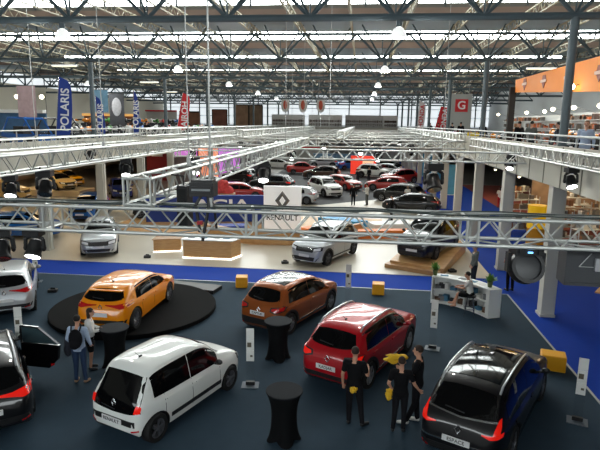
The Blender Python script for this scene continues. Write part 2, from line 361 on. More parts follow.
class CarShape:
    def __init__(s, kind, L, W, H, wb, ro, r):
        P = PROF[kind]; s.P = P; s.L, s.W, s.H, s.wb, s.r = L, W, H, wb, r
        s.x0 = -wb / 2 - ro; s.kz = H / max(P['z']); s.kind = kind
        rows = []; NU = 64
        us = [i / NU for i in range(NU + 1)]; us = sorted(set(us + [.004, .01, .022, .985, .994]))
        for u in us: rows.append(s.ring(u))
        m = MB(); n = len(rows[0]); vs = [p for rr in rows for p in rr]; fs = []
        for j in range(len(rows) - 1):
            a = j * n; fs += [(a + i, a + i + 1, a + n + i + 1, a + n + i) for i in range(n - 1)]
            fs.append((a + n - 1, a, a + n, a + 2 * n - 1))
        fs += [tuple(range(n - 1, -1, -1)), tuple(range((len(rows) - 1) * n, len(rows) * n))]
        m.add(vs, fs); s.me = m.mesh('body', [BLACK], True)
        bm = bmesh.new(); bm.from_mesh(s.me); s.bvh = BVHTree.FromBMesh(bm); bm.free()
    def zt(s, x): return pchip(s.P['u'], s.P['z'], (x - s.x0) / s.L) * s.kz
    def belt(s, x):
        u = (x - s.x0) / s.L; a, b = s.P['belt']; return (a + (b - a) * min(1, max(0, u / .75))) * s.kz
    def ring(s, u):
        x = s.x0 + u * s.L; zt = s.zt(x); w = pchip(PLAN_U, PLAN_W, u) * s.W / 2
        zs = min(s.belt(x), zt - .035); g = .19 * s.kz + .16 * max(0, 1 - u / .05) + .07 * max(0, (u - .93) / .07)
        up = zt - zs; f = min(1, max(0, (up - .06) / .3))
        wr = w * ((.86 if s.kind in ('van',) else .735) * f + .84 * (1 - f)); cr = .035 * f + .03 * (1 - f)
        A = [(0, g), (.5 * w, g), (.86 * w, g), (.955 * w, g + .05), (.985 * w, g + .3 * (zs - g)), (1.0 * w, g + .55 * (zs - g)), (.985 * w, g + .82 * (zs - g)),
             (.955 * w, zs - .02), (.925 * w, zs + .01 * f),
             (.925 * w + (wr - .925 * w) * .33, zs + up * .34 + .02 * f), (.925 * w + (wr - .925 * w) * .68, zs + up * .68 + .02 * f),
             (wr * 1.0, zt - .05 * f - .012), (wr * .95, zt - .022 * f - .004), (wr * .82, zt), (wr * .5, zt + cr * .7), (0, zt + cr)]
        return [(x, y, z) for y, z in A] + [(x, -y, z) for y, z in A[-2:0:-1]]
    def hit(s, a, b, ax, side=1, off=.006):
        if ax == 'side': o, d = Vector((a, 3 * side, b)), Vector((0, -side, 0))
        elif ax == 'rear': o, d = Vector((-6, a, b)), Vector((1, 0, 0))
        elif ax == 'front': o, d = Vector((6, a, b)), Vector((-1, 0, 0))
        else: o, d = Vector((a, b, 5)), Vector((0, 0, -1))
        h = s.bvh.ray_cast(o, d)
        if h[0] is None:
            mid = {'side': Vector((a, s.W / 2 * side, b)), 'rear': Vector((s.x0, a, b)), 'front': Vector((s.x0 + s.L, a, b)), 'top': Vector((a, b, 1))}[ax]
            h = s.bvh.find_nearest(mid)
        nrm = h[1]
        if nrm.dot(d) > 0: nrm = -nrm
        return h[0] + nrm * off, h[0] - nrm * .012
    def patch(s, name, lo, hi, ax, m, parent, side=1, nu=12, nv=4, off=.006, smooth=True):
        def res(pl, n):
            L = [0]
            for p, q in zip(pl, pl[1:]): L.append(L[-1] + math.hypot(q[0] - p[0], q[1] - p[1]) + 1e-9)
            out = []
            for i in range(n + 1):
                t = L[-1] * i / n; k = 0
                while k < len(L) - 2 and L[k + 1] < t: k += 1
                f = (t - L[k]) / (L[k + 1] - L[k]); out.append((pl[k][0] + (pl[k + 1][0] - pl[k][0]) * f, pl[k][1] + (pl[k + 1][1] - pl[k][1]) * f))
            return out
        A, B = res(lo, nu), res(hi, nu); T = []; U = []
        for j in range(nv + 1):
            for i in range(nu + 1):
                t = j / nv; p = (A[i][0] * (1 - t) + B[i][0] * t, A[i][1] * (1 - t) + B[i][1] * t)
                a, b = s.hit(p[0], p[1], ax, side, off); T.append(a); U.append(b)
        N = nu + 1; tot = len(T); fs = []
        for j in range(nv):
            for i in range(nu):
                q = (j * N + i, j * N + i + 1, (j + 1) * N + i + 1, (j + 1) * N + i); fs += [q, tuple(tot + k for k in q[::-1])]
        for i in range(nu):
            for a, b in ((i, i + 1), (nv * N + i + 1, nv * N + i)): fs.append((a, b, tot + b, tot + a))
        for j in range(nv):
            for a, b in ((j * N, (j + 1) * N), ((j + 1) * N + nu, j * N + nu)): fs.append((a, b, tot + b, tot + a))
        return MB().add(T + U, fs).build(name, m, parent, smooth)

def wheel_meshes(r, spokes=5, rim=ALLOY, wid=.22, fr=.68):
    M = Matrix.Rotation(math.pi / 2, 3, 'X')
    t = MB().lathe([(r * fr, -wid / 2), (r * .93, -wid / 2), (r, -wid * .36), (r, wid * .36), (r * .93, wid / 2), (r * fr, wid / 2), (r * (fr - .03), 0)], 28, M, close=True)
    ty = t.mesh('tyre', DARK, True)
    q = MB().lathe([(r * (fr + .01), -.07), (r * (fr + .01), .09), (r * (fr - .06), .09), (r * (fr - .08), .02), (r * (fr - .08), -.07)], 24, M, close=True)
    for k in range(spokes):
        a = 2 * math.pi * k / spokes
        for da in (-.13, .13):
            q.tube((.05 * math.cos(a), -.075, .05 * math.sin(a)), (r * (fr - .04) * math.cos(a + da), -.085, r * (fr - .04) * math.sin(a + da)), .022, .016, n=5)
    q.lathe([(.055, .0), (.055, .1)], 10, M, (0, 0, 0))
    d = q.lathe([(r * (fr - .03), -.03), (r * (fr - .03), .0)], 20, M, mi=1)
    return ty, d.mesh('rim', [rim, BLACK], True)

def make_car(name, label, kind, L, W, H, wb, ro, r, pm, loc, deg, group=None, spokes=5, rim=ALLOY, lamps='wide', lampmat=REDL, plate_txt='', feats=(), rear_text=''):
    S = CarShape(kind, L, W, H, wb, ro, r)
    t = thing(name, label, 'car', loc, R(deg), group); k = S.kz; x0, xe = S.x0, S.x0 + L
    # body with wheel arches cut in
    body = bpy.data.objects.new('body', S.me); S.me.materials.clear(); S.me.materials.append(pm); S.me.materials.append(BLACK)
    cut = MB(); Mx = Matrix.Rotation(math.pi / 2, 3, 'X')
    for sx in (-1, 1):
        for sy in (-1, 1): cut.lathe([(r + .055, -.2), (r + .055, .2)], 28, Mx, (sx * wb / 2, sy * (W / 2 - .12), r - .005), mi=0)
    cm = cut.mesh('cutter', BLACK); co = bpy.data.objects.new('cutter', cm)
    tmp_scene.collection.objects.link(co); mod = body.modifiers.new('b', 'BOOLEAN'); mod.object = co; mod.operation = 'DIFFERENCE'; mod.solver = 'EXACT'
    me = evaluate(body); tmp_scene.collection.objects.unlink(co); bpy.data.objects.remove(body); bpy.data.objects.remove(co)
    me.name = 'body'
    while len(me.materials) > 2: me.materials.pop()
    for p in me.polygons:
        c = p.center; p.material_index = 0
        for sx in (-1, 1):
            d = math.hypot(c.x - sx * wb / 2, c.z - r + .005)
            if d < r + .062 and abs(c.y) < W / 2 + .1:
                if abs(p.normal.y) < .35 or abs(c.y) < W / 2 - .25: p.material_index = 1
        if p.normal.z < -.8 and c.z < .45: p.material_index = 1
    me.set_sharp_from_angle(angle=R(35))
    link('body', me, t)
    # glass
    def winline(xa, xb, n=10, top=.088, bot=.025, lead=0.0):
        lo, hi = [], []
        for i in range(n + 1):
            x = xa + (xb - xa) * i / n; b = S.belt(x) + bot; h = max(b + .012, S.zt(x) - top); lo.append((x, b)); hi.append((x, h))
        return lo, hi
    uc = x0 + S.P['cowl'] * L
    xr = x0 + {'mini': .13, 'hatch': .20, 'suv': .15, 'mpv': .14, 'wagon': .12, 'sedan': .23, 'van': .60}[kind] * L
    xb = xr + (uc - xr) * (.50 if kind != 'van' else .3); xf = uc - .10
    for sd in (1, -1):
        if kind != 'van':
            lo, hi = winline(xr, xb - .012); hi[0] = (hi[0][0] + .02, lo[0][1] + .02) if kind in ('hatch', 'suv') else hi[0]
            S.patch('side_window', lo, hi, 'side', GLASS, t, sd)
        lo, hi = winline(xb + .012, xf); S.patch('side_window', lo, hi, 'side', GLASS, t, sd)
        # seams, handles, mirrors
        for xs in (xb, xb + (xf - xb) * 1.0, xr + .25 if kind != 'van' else xr - .2):
            S.patch('door_seam', [(xs, .34 * k), (xs + .012, .34 * k)], [(xs, S.belt(xs) + .02), (xs + .012, S.belt(xs) + .02)], 'side', INK, t, sd, nu=1, nv=5, off=.002)
        for xs in (xb + .12, (xr + .30)):
            zz = S.belt(xs) - .12
            S.patch('door_handle', [(xs, zz), (xs + .18, zz)], [(xs, zz + .035), (xs + .18, zz + .035)], 'side', pm, t, sd, nu=3, nv=1, off=.025)
        y = sd * (W / 2 + .06); xm = xf - .12; zm = S.belt(xm) + .09
        m = MB(); m.ell((xm, y, zm), (.06, .09, .065), 10, 8); m.tube((xm, sd * (W / 2 - .10), zm - .06), (xm, y, zm - .04), .03)
        m.build('wing_mirror', BLACK if 'blackmirror' in feats or pm.name in ('paint_black',) else pm, t, True)
        if 'clad' in feats or 'arch' in feats:
            for sx in (-1, 1):
                lo, hi = [], []
                for i in range(13):
                    a = math.pi * (i / 12) * 1.06 - .09; c, q = math.cos(a), math.sin(a)
                    lo.append((sx * wb / 2 + (r + .05) * c, r + (r + .05) * q)); hi.append((sx * wb / 2 + (r + .12) * c, r + (r + .12) * q))
                S.patch('arch_trim', lo, hi, 'side', BLACK, t, sd, nu=12, nv=1, off=.012)
        if 'clad' in feats or 'sill' in feats:
            a, b = -wb / 2 + r + .1, wb / 2 - r - .1; z1, z2 = (.22, .38) if 'clad' in feats else (.38, .47)
            S.patch('sill_trim', [(a, z1 * k), (b, z1 * k)], [(a, z2 * k), (b, z2 * k)], 'side', BLACK, t, sd, nu=6, nv=1, off=.014)
        if 'chromesill' in feats:
            a, b = -wb / 2 + r + .15, wb / 2 - r - .15
            S.patch('chrome_strip', [(a, .36 * k), (b, .36 * k)], [(a, .40 * k), (b, .40 * k)], 'side', CHROME, t, sd, nu=6, nv=1, off=.022)
        if 'rails' in feats:
            m = MB(); pts = []
            for i in range(15):
                x = xr + .02 + (x0 + .60 * L - xr) * i / 14; rg = S.ring((x - x0) / L); w_ = rg[12]
                pts.append((x, sd * w_[1] * .97, w_[2] + (.055 if 0 < i < 14 else .0)))
            m.path(pts, .022, 6); m.build('roof_rail', mat('rail_alu', (205, 207, 210), .3, .5), t, True)
        if 'chromewin' in feats:
            lo, hi = winline(xr, xf, 14); lo2 = [(a, b - .022) for a, b in lo]; hi2 = [(a, b + .02) for a, b in hi]
            S.patch('window_trim', lo2, lo, 'side', CHROME, t, sd, nu=14, nv=1, off=.009); S.patch('window_trim', hi, hi2, 'side', CHROME, t, sd, nu=14, nv=1, off=.009)
    # windscreen and rear window
    wsx1, wsx0 = uc - .01, x0 + {'mini': .585, 'van': .60}.get(kind, .575) * L
    wt, wbz = W / 2 * .60, W / 2 * .76
    S.patch('windscreen', [(wsx0 + .05, -wt), (wsx1, -wbz)], [(wsx0 + .05, wt), (wsx1, wbz)], 'top', GLASS, t, nu=8, nv=10)
    S.patch('scuttle', [(wsx1 + .005, -wbz), (wsx1 + .10, -wbz * .97)], [(wsx1 + .005, wbz), (wsx1 + .10, wbz * .97)], 'top', BLACK, t, nu=2, nv=10, off=.004)
    if kind == 'sedan':
        a, b = x0 + .175 * L, x0 + .31 * L
        S.patch('rear_window', [(a, -W * .36), (b, -W * .31)], [(a, W * .36), (b, W * .31)], 'top', GLASS, t, nu=8, nv=8); zg0 = 1.0
    else:
        zg0, zg1 = {'mini': (.72, 1.42), 'hatch': (1.05, 1.34), 'suv': (1.14, 1.48), 'mpv': (1.12, 1.54), 'wagon': (1.03, 1.36), 'van': (1.15, 1.65)}[kind]
        zg0 *= k; zg1 *= k; a, b = W / 2 * .74, W / 2 * .60
        if kind == 'mini': a = W / 2 * .84; b = W / 2 * .70
        if kind != 'van' or 1:
            lo = [(-a, zg0 + .05), (-a * .6, zg0 + .005), (0, zg0 - .012), (a * .6, zg0 + .005), (a, zg0 + .05)]
            hi = [(-b, zg1 - .03), (-b * .6, zg1), (0, zg1 + .01), (b * .6, zg1), (b, zg1 - .03)]
            S.patch('rear_window', lo, hi, 'rear', GLASS, t, nu=12, nv=6)
            if 'glint' not in feats:
                S.patch('wiper', [(-.05, zg0 + .03), (.33, zg0 + .06)], [(-.05, zg0 + .045), (.33, zg0 + .075)], 'rear', BLACK, t, nu=4, nv=1, off=.02)
    # tail lamps
    for sd in (1, -1):
        q = lambda pts: [(sd * y * W / 2, z * k) for y, z in pts]
        if lamps == 'wide':
            S.patch('tail_lamp', q([(.16, .93), (.5, .88), (.70, .84), (.93, .90)]), q([(.16, .955), (.5, .955), (.75, 1.0), (.95, .99)]), 'rear', lampmat, t, nu=12, nv=2, off=.012)
        elif lamps == 'mini':
            S.patch('tail_lamp', q([(.68, .77), (.83, .78)]), q([(.71, .92), (.83, .90)]), 'rear', lampmat, t, nu=5, nv=4, off=.014)
        elif lamps == 'suv':
            S.patch('lamp_surround', q([(.48, .88), (.72, .82), (.92, .88)]), q([(.50, 1.0), (.78, 1.04), (.92, 1.05)]), 'rear', BLACK, t, nu=8, nv=3, off=.010)
            S.patch('tail_lamp', q([(.54, .91), (.73, .86), (.90, .91)]), q([(.56, .97), (.78, 1.01), (.90, 1.02)]), 'rear', lampmat, t, nu=8, nv=3, off=.018)
        elif lamps == 'boomerang':
            S.patch('tail_lamp', q([(.50, .90), (.68, .86), (.88, .90)]), q([(.50, .92), (.68, .93), (.88, .96)]), 'rear', lampmat, t, nu=10, nv=2, off=.014)
            S.patch('tail_lamp', q([(.72, .93), (.85, .96)]), q([(.77, 1.17), (.79, 1.18)]), 'rear', lampmat, t, nu=2, nv=6, off=.016)
        else:
            S.patch('tail_lamp', q([(.74, .80), (.95, .80)]), q([(.74, 1.02), (.95, 1.02)]), 'rear', lampmat, t, nu=4, nv=4, off=.012)
        hz = S.zt(x0 + L * .955) / k
        S.patch('lamp_surround', q([(.42, hz - .21), (.90, hz - .15)]), q([(.42, hz - .05), (.90, hz + .02)]), 'front', BLACK, t, nu=8, nv=3, off=.010)
        S.patch('headlamp', q([(.52, hz - .18), (.84, hz - .13)]), q([(.52, hz - .08), (.84, hz - .02)]), 'front', LAMPW, t, nu=8, nv=3, off=.018)
        S.patch('reflector', q([(.62, .37), (.80, .39)]), q([(.62, .40), (.80, .42)]), 'rear', REDL, t, nu=3, nv=1, off=.014)
    hz = S.zt(x0 + L * .955)
    S.patch('grille', [(-W * .24, hz - .24), (W * .24, hz - .24)], [(-W * .26, hz - .06), (W * .26, hz - .06)], 'front', BLACK, t, nu=8, nv=2, off=.012)
    if 'duster' in feats:
        for z in (hz - .145, hz - .11, hz - .075): S.patch('grille_bar', [(-W * .22, z), (W * .22, z)], [(-W * .22, z + .014), (W * .22, z + .014)], 'front', CHROME, t, nu=6, nv=1, off=.02)
    S.patch('lower_grille', [(-W * .34, .30 * k), (W * .34, .30 * k)], [(-W * .40, (.43 if 'clad' not in feats else .47) * k), (W * .40, (.43 if 'clad' not in feats else .47) * k)], 'front', BLACK, t, nu=8, nv=2, off=.012)
    S.patch('front_plate', [(-.26, .46 * k), (.26, .46 * k)], [(-.26, .46 * k + .11), (.26, .46 * k + .11)], 'front', PLATE, t, nu=4, nv=1, off=.03)
    # rear lower bumper, plate, emblem
    lo, hi = [(-W * .42, .385 * k), (W * .42, .385 * k)], [(-W * .44, .50 * k), (W * .44, .50 * k)]
    if 'clad' in feats: hi = [(-W * .47, .60 * k), (W * .47, .60 * k)]
    if kind != 'mini': S.patch('bumper_trim', lo, hi, 'rear', BLACK, t, nu=14, nv=2, off=.014)
    else: S.patch('bumper_trim', [(-W * .36, .47), (W * .36, .47)], [(-W * .36, .59), (W * .36, .59)], 'rear', BLACK, t, nu=10, nv=2, off=.01)
    zp = (.62 if 'highplate' not in feats else .72) * k
    if kind == 'mini': zp = .475
    a, _ = S.hit(0, zp, 'rear'); px = a.x - .03
    pl = MB().box((px, 0, zp + .055), (.02, .52, .115)).build('license_plate', PLATE, t)
    if plate_txt: text('lettering', plate_txt, .10, INK, pl, (px - .012, 0, zp + .055), (math.pi / 2, 0, -math.pi / 2))
    a, _ = S.hit(0, .88 * k, 'rear')
    m = MB(); ex, ez = a.x - .014, .88 * k
    pts = [(-.055, 0), (0, .085), (.055, 0), (0, -.085)]
    for i in range(4):
        p, q2 = pts[i], pts[(i + 1) % 4]; m.tube((ex, p[0], ez + p[1]), (ex, q2[0], ez + q2[1]), .012, n=4)
    m.build('emblem', CHROME, t)
    # roof extras
    zr = S.zt(x0 + .23 * L) + .03
    m = MB().ell((x0 + .23 * L, 0, zr), (.07, .025, .03), 8, 6); m.tube((x0 + .23 * L, 0, zr), (x0 + .19 * L, 0, zr + .14), .006, n=4); m.build('antenna', BLACK, t, True)
    if 'blackroof' in feats or 'glassroof' in feats:
        mm = GLASS if 'glassroof' in feats else mat('gloss_black_roof', (14, 14, 16), .15, coat=1)
        a, b = x0 + .19 * L, x0 + .575 * L; yy = W / 2 * .58
        S.patch('roof_panel', [(a, -yy), (b, -yy)], [(a, yy), (b, yy)], 'top', mm, t, nu=10, nv=8, off=.008)
    if 'spoiler' in feats:
        a = x0 + .125 * L; zz = S.zt(a)
        MB().box((a, 0, zz + .015), (.2, W * .6, .03)).build('roof_spoiler', pm, t)
    if 'chromebar' in feats:
        z = zg0 - .04; S.patch('chrome_strip', [(-W * .38, z + .04), (0, z), (W * .38, z + .04)], [(-W * .38, z + .065), (0, z + .025), (W * .38, z + .065)], 'rear', CHROME, t, nu=10, nv=1, off=.014)
        S.patch('chrome_strip', [(-W * .4, .56), (W * .4, .56)], [(-W * .4, .585), (W * .4, .585)], 'rear', CHROME, t, nu=10, nv=1, off=.02)
    # wheels
    ty, rm = wheel_meshes(r, spokes, rim)
    for sx in (-1, 1):
        for sd in (-1, 1):
            w = bpy.data.objects.new('wheel', ty); col.objects.link(w); w.parent = t; w.location = (sx * wb / 2, sd * (W / 2 - .125), r)
            if sd > 0: w.rotation_euler = (0, 0, math.pi)
            link('rim', rm, w)
    return t, S

P_white = paint('white', (232, 234, 230)); P_orange = paint('orange', (240, 142, 0), .3); P_copper = paint('copper', (150, 78, 30), .25, .35)
P_red = paint('red', (170, 8, 24), .22, .1); P_black = paint('black', (9, 8, 12)); P_silver = paint('silver', (176, 180, 184), .28, .35)
P_blue = paint('blue', (20, 96, 178), .25, .2); P_beige = paint('beige', (214, 186, 128)); P_yellow = paint('yellow', (240, 176, 10)); P_grey = paint('grey', (92, 92, 96), .25, .3)
P_brown = paint('brown', (92, 70, 58), .25, .3); P_dred = paint('dull_red', (170, 40, 34)); P_dblue = paint('deep_blue', (24, 50, 140))
RIM_D = mat('dark_rim', (96, 98, 104), .4, .4); RIM_S = mat('silver_rim', (168, 170, 174), .3, .7)

twingo, _ = make_car('hatchback_car', 'small white five-door hatchback car in the left foreground with dark rear glass', 'mini', 3.55, 1.57, 1.52, 2.49, .47, .30, P_white, (-4.12, 11.0, .012), 68.1,
    lamps='mini', lampmat=REDLIT, plate_txt='RENAULT', feats=('sill', 'blackmirror'), rim=RIM_D)
rs, _ = make_car('hatchback_car', 'orange five-door hatchback car standing on the round black platform', 'hatch', 4.22, 1.74, 1.37, 2.67, .68, .33, P_orange, (-7.42, 16.32, .16), 88.5,
    lamps='wide', plate_txt='', feats=('spoiler',), rim=RIM_D, spokes=10)
captur, _ = make_car('crossover_car', 'copper brown crossover car with a black roof behind the cocktail tables', 'suv', 4.0, 1.65, 1.50, 2.61, .63, .335, P_copper, (-2.12, 17.07, .012), 65.0,
    lamps='suv', plate_txt='CAPTUR', feats=('clad', 'blackroof', 'chromesill', 'highplate'), rim=RIM_S)
kadjar, _ = make_car('crossover_car', 'bright red crossover car with roof rails in the middle foreground', 'suv', 4.32, 1.70, 1.54, 2.65, .75, .35, P_red, (.25, 13.95, .012), 64.3,
    lamps='suv', lampmat=REDLIT, plate_txt='KADJAR', feats=('rails', 'chromesill', 'chromewin', 'arch'), rim=ALLOY)
espace, _ = make_car('people_carrier_car', 'glossy black family car with silver roof rails and lit boomerang tail lamps, lower right', 'mpv', 4.74, 1.72, 1.56, 2.88, .95, .37, P_black, (3.07, 11.50, .012), 62.0,
    lamps='boomerang', lampmat=REDLIT, plate_txt='ESPACE', feats=('rails', 'glassroof', 'chromebar'), rim=RIM_D)
silver, _ = make_car('hatchback_car', 'silver hatchback car cut off by the left edge beside the blue band', 'hatch', 4.36, 1.81, 1.45, 2.67, .80, .32, P_silver, (-12.3, 17.2, .012), 121,
    lamps='wide', lampmat=REDL, plate_txt='', feats=(), rim=ALLOY)
wagon, WS = make_car('estate_car', 'black estate car with a side door standing open, lower left corner', 'wagon', 4.7, 1.87, 1.47, 2.81, 1.0, .33, P_black, (-8.66, 10.82, .012), 130,
    lamps='wide', lampmat=REDLIT, plate_txt='RENAULT', feats=('rails',), rim=ALLOY)
# the open side door of the estate
dr = MB()
door_m = [P_black, GLASS, REDL]
hx, hy = .55, -WS.W / 2
Md = Matrix.Rotation(R(46), 3, 'Z')
def dp(a, z, o=0): v = Md @ Vector((-a, -o, 0)); return (hx + v.x, hy + v.y, z)
dr.add([dp(a, z, o) for o in (0, .09) for a, z in ((0, .3), (.75, .3), (1.0, .55), (1.05, .92), (0, .92))], [(0, 1, 2, 3, 4), (9, 8, 7, 6, 5), (0, 5, 6, 1), (1, 6, 7, 2), (2, 7, 8, 3), (3, 8, 9, 4), (4, 9, 5, 0)])
fp = [dp(0, .92, .04), dp(.04, 1.36, .0), dp(.55, 1.36, -.02), dp(1.02, .95, .04)]
dr.path(fp, .03, 6)
door = dr.build('open_door', P_black, wagon)
MB().add([dp(.04, .92, .03), dp(1.0, .93, .03), dp(.55, 1.34, -.02), dp(.05, 1.34, .0), dp(.04, .92, .045), dp(1.0, .93, .045), dp(.55, 1.34, -.005), dp(.05, 1.34, .015)],
         [(0, 1, 2, 3), (7, 6, 5, 4), (0, 4, 5, 1), (1, 5, 6, 2), (2, 6, 7, 3), (3, 7, 4, 0)]).build('door_glass', mat('door_glass', (60, 78, 84), .05, coat=1), door)
MB().box(dp(.85, .42, -.005), (.08, .08, .05)).build('door_lamp', REDL, door)

dusterS, _ = make_car('crossover_car', 'silver crossover car facing the viewer on the cream floor', 'suv', 4.24, 1.76, 1.64, 2.67, .82, .35, P_silver, (-1.5, 25.35, .03), -115,
    lamps='x', feats=('rails', 'clad', 'duster'), rim=RIM_D)
dusterB, _ = make_car('crossover_car', 'black crossover car facing the viewer on the wooden ramp', 'suv', 4.34, 1.80, 1.68, 2.67, .82, .35, P_black, (3.6, 26.35, .55), -118,
    lamps='x', feats=('rails', 'clad', 'duster'), rim=RIM_D)
dusterB.rotation_euler = (0, R(3), R(-118))
logan, _ = make_car('saloon_car', 'silver grey saloon car facing the viewer at the left of the cream floor', 'sedan', 4.35, 1.73, 1.52, 2.63, .86, .31, P_silver, (-12.95, 25.4, .03), -66,
    lamps='x', feats=(), rim=RIM_D)
van, _ = make_car('delivery_van', 'beige delivery van parked under the left gallery', 'van', 4.2, 1.83, 1.84, 2.70, .80, .32, P_beige, (-28.2, 39.6, .01), 8,
    lamps='x', feats=(), rim=RIM_D)
T = {n: tree(o) for n, o in (('hatch', rs), ('suv', kadjar), ('mini', twingo), ('sedan', logan), ('suvd', dusterS), ('cap', captur))}
def far_car(src, base, loc, deg, pm, label):
    old = base.children[0] if False else None
    sw = {m.name: pm for m in {'hatch': [P_orange], 'suv': [P_red], 'mini': [P_white], 'sedan': [P_silver], 'suvd': [P_silver], 'cap': [P_copper]}[src]}
    return dup(base, loc, R(deg), label, 'cars on the stands further back', T[src], sw)
FC = [
 ('hatch', rs, (-18.6, 27.2), 20, P_blue, 'bright blue car half hidden by the hanging light at the left edge'),
 ('suv', kadjar, (-17.9, 34.0), -80, P_blue, 'bright blue car facing the viewer between the left columns'),
 ('sedan', logan, (-20.5, 44.2), -60, P_dblue, 'deep blue car behind the second left column'),
 ('hatch', rs, (-26.3, 44.2), -30, P_beige, 'cream coloured car on a plinth beside the yellow car'),
 ('suv', kadjar, (-29.0, 50.0), -20, P_yellow, 'yellow car at the back under the left gallery'),
 ('suvd', dusterS, (-13.4, 35.0), -160, P_white, 'white off-road car on the wooden stand behind the trusses'),
 ('suvd', dusterS, (-3.1, 48.2), -58, P_white, 'white crossover car facing the viewer on the charcoal stand'),
 ('hatch', rs, (-1.6, 53.5), -50, P_dred, 'red car just behind the white crossover on the charcoal stand'),
 ('hatch', rs, (2.7, 53.2), 175, P_dred, 'red car in side view on the right of the charcoal stand'),
 ('suv', kadjar, (3.4, 45.2), 150, P_black, 'black car with raised tailgate side at the right of the charcoal stand'),
 ('suv', kadjar, (-4.3, 62.5), 170, P_brown, 'dark brown car in side view behind the red car'),
 ('suvd', dusterS, (1.7, 65.5), -20, P_white, 'white car in side view behind the two red cars'),
 ('hatch', rs, (4.0, 70.5), -30, P_silver, 'silver car at the back right of the charcoal stand'),
 ('suv', kadjar, (-8.2, 50.5), 165, P_black, 'black car in side view left of the white crossover'),
 ('hatch', rs, (-10.1, 44.6), 12, P_dred, 'red car behind the blue lettered wall'),
 ('hatch', rs, (-5.3, 43.1), 170, P_silver, 'silver car directly behind the tall white sign panel'),
 ('suv', kadjar, (-12.8, 57), 150, P_black, 'black car at the left end of the charcoal stand'),
 ('sedan', logan, (-7.2, 68.5), 10, P_dred, 'dark red car in the distant row left of centre'),
 ('sedan', logan, (-1.2, 76.5), 20, P_blue, 'blue car in the most distant row of cars'),
 ('hatch', rs, (-11.5, 76.5), -10, P_white, 'white car in the most distant row of cars, left'),
 ('hatch', rs, (3.7, 78.5), 10, P_black, 'black car in the most distant row of cars, right'),
 ('suv', kadjar, (-5.4, 79.5), 185, P_silver, 'silver car in the most distant row, left of the blue one'),
 ('suv', kadjar, (4.4, 60.2), -150, P_dred, 'red crossover car near the right columns in the distance'),
 ('hatch', rs, (4.0, 40.4), 165, P_black, 'low black car standing behind the wooden ramp'),
]
for src, base, (x, y), dg, pm, lb in FC:
    z = .022 if y > 42 else .032
    if x < -10.5: z = .0 if y > 42.2 or x < -26 else .032
    if 'plinth' in lb: z = .5
    far_car(src, base, (x, y, z), dg, pm, lb)
tag(MB().box((-26.3, 44.2, .25), (5.6, 2.6, .5)).build('car_plinth', mat('plinth_cream', (206, 190, 160), .6)), 'cream plinth under the cream coloured car', 'plinth')

# ================================================================ STAND FURNITURE
disc = thing('display_platform', 'round black display platform under the orange hatchback', 'platform', (-7.55, 17.0, .012))
MB().lathe([(2.72, 0), (2.75, .02), (2.75, .14), (2.72, .15)], 96).build('deck', mat('black_carpet', (10, 10, 11), .9, noise=.1, nscale=6, spec=.1), disc, False)
MB().add([(.2, 2.45, .14), (2.2, 2.0, .14), (2.35, 2.75, .14), (.3, 3.1, .14), (.2, 2.45, 0), (2.2, 2.0, 0), (2.35, 2.75, 0), (.3, 3.1, 0)],
         [(0, 1, 2, 3), (7, 6, 5, 4), (0, 4, 5, 1), (1, 5, 6, 2), (2, 6, 7, 3), (3, 7, 4, 0)]).build('access_ramp', BLACK, disc)

tbl_m = mat('stretch_cloth_black', (12, 13, 15), .85, spec=.15); top_m = mat('table_top_grey', (34, 36, 40), .85, spec=.15)
def cocktail(x, y, lb):
    t = thing('cocktail_table', lb, 'table', (x, y, .012), .3, 'covered cocktail tables')
    rings = []; n = 48
    for j in range(15):
        h = j / 14; z = 1.07 * h; ring = []
        for i in range(n):
            a = 2 * math.pi * i / n; sq = abs(math.cos(2 * a)) ** 1.3
            base = .20 + .17 * sq if h < .01 else 0
            rt = .37; rw = .235; rb = .25 + .11 * sq
            if h < .45: k = h / .45; r_ = rb + (rw + .03 * sq - rb) * (k * (2 - k)) ** .8
            else: k = (h - .45) / .55; r_ = rw + .03 * sq * (1 - k) + (rt - rw) * k ** 2.2
            zz = z + (.07 * (1 - sq) * (1 - h / .1) if h < .1 else 0)
            ring.append((r_ * math.cos(a), r_ * math.sin(a), zz))
        rings.append(ring)
    MB().loft(rings).build('cover', tbl_m, t, True)
    MB().lathe([(.365, 1.07), (.378, 1.075), (.378, 1.092), (.365, 1.10)], 40).build('table_top', top_m, t)
cocktail(-6.25, 12.70, 'black covered cocktail table beside the woman in the white blouse')
cocktail(-2.08, 13.80, 'black covered cocktail table in front of the copper crossover')
cocktail(-1.37, 9.98, 'black covered cocktail table nearest the viewer, right of the white hatchback')
pf = mat('yellow_vinyl', (232, 164, 18), .45)
for x, y, rz, lb in ((-4.5, 20.15, .15, 'yellow cube seat left of the copper crossover'), (.85, 20.05, -.05, 'yellow cube seat right of the copper crossover'), (5.32, 14.22, -.25, 'yellow cube seat beyond the black family car')):
    t = thing('cube_seat', lb, 'pouf', (x, y, .012), rz, 'yellow cube seats')
    c = MB().box((0, 0, .215), (.46 if y > 16 else .62, .46, .43)); o = c.build('cushion', pf, t)
    bv = o.modifiers.new('bevel', 'BEVEL'); bv.width = .03; bv.segments = 3
acr = mat('acrylic', (190, 200, 205), .1); ag = bpy.data.materials.new('clear_acrylic'); ag.use_nodes = True
b_ = ag.node_tree.nodes['Principled BSDF']; b_.inputs['Transmission Weight'].default_value = 1; b_.inputs['Roughness'].default_value = .05; b_.inputs['IOR'].default_value = 1.1; b_.inputs['Alpha'].default_value = .35
paper = mat('paper_white', (222, 222, 218), .6); card = mat('board_print', (90, 84, 70), .6)
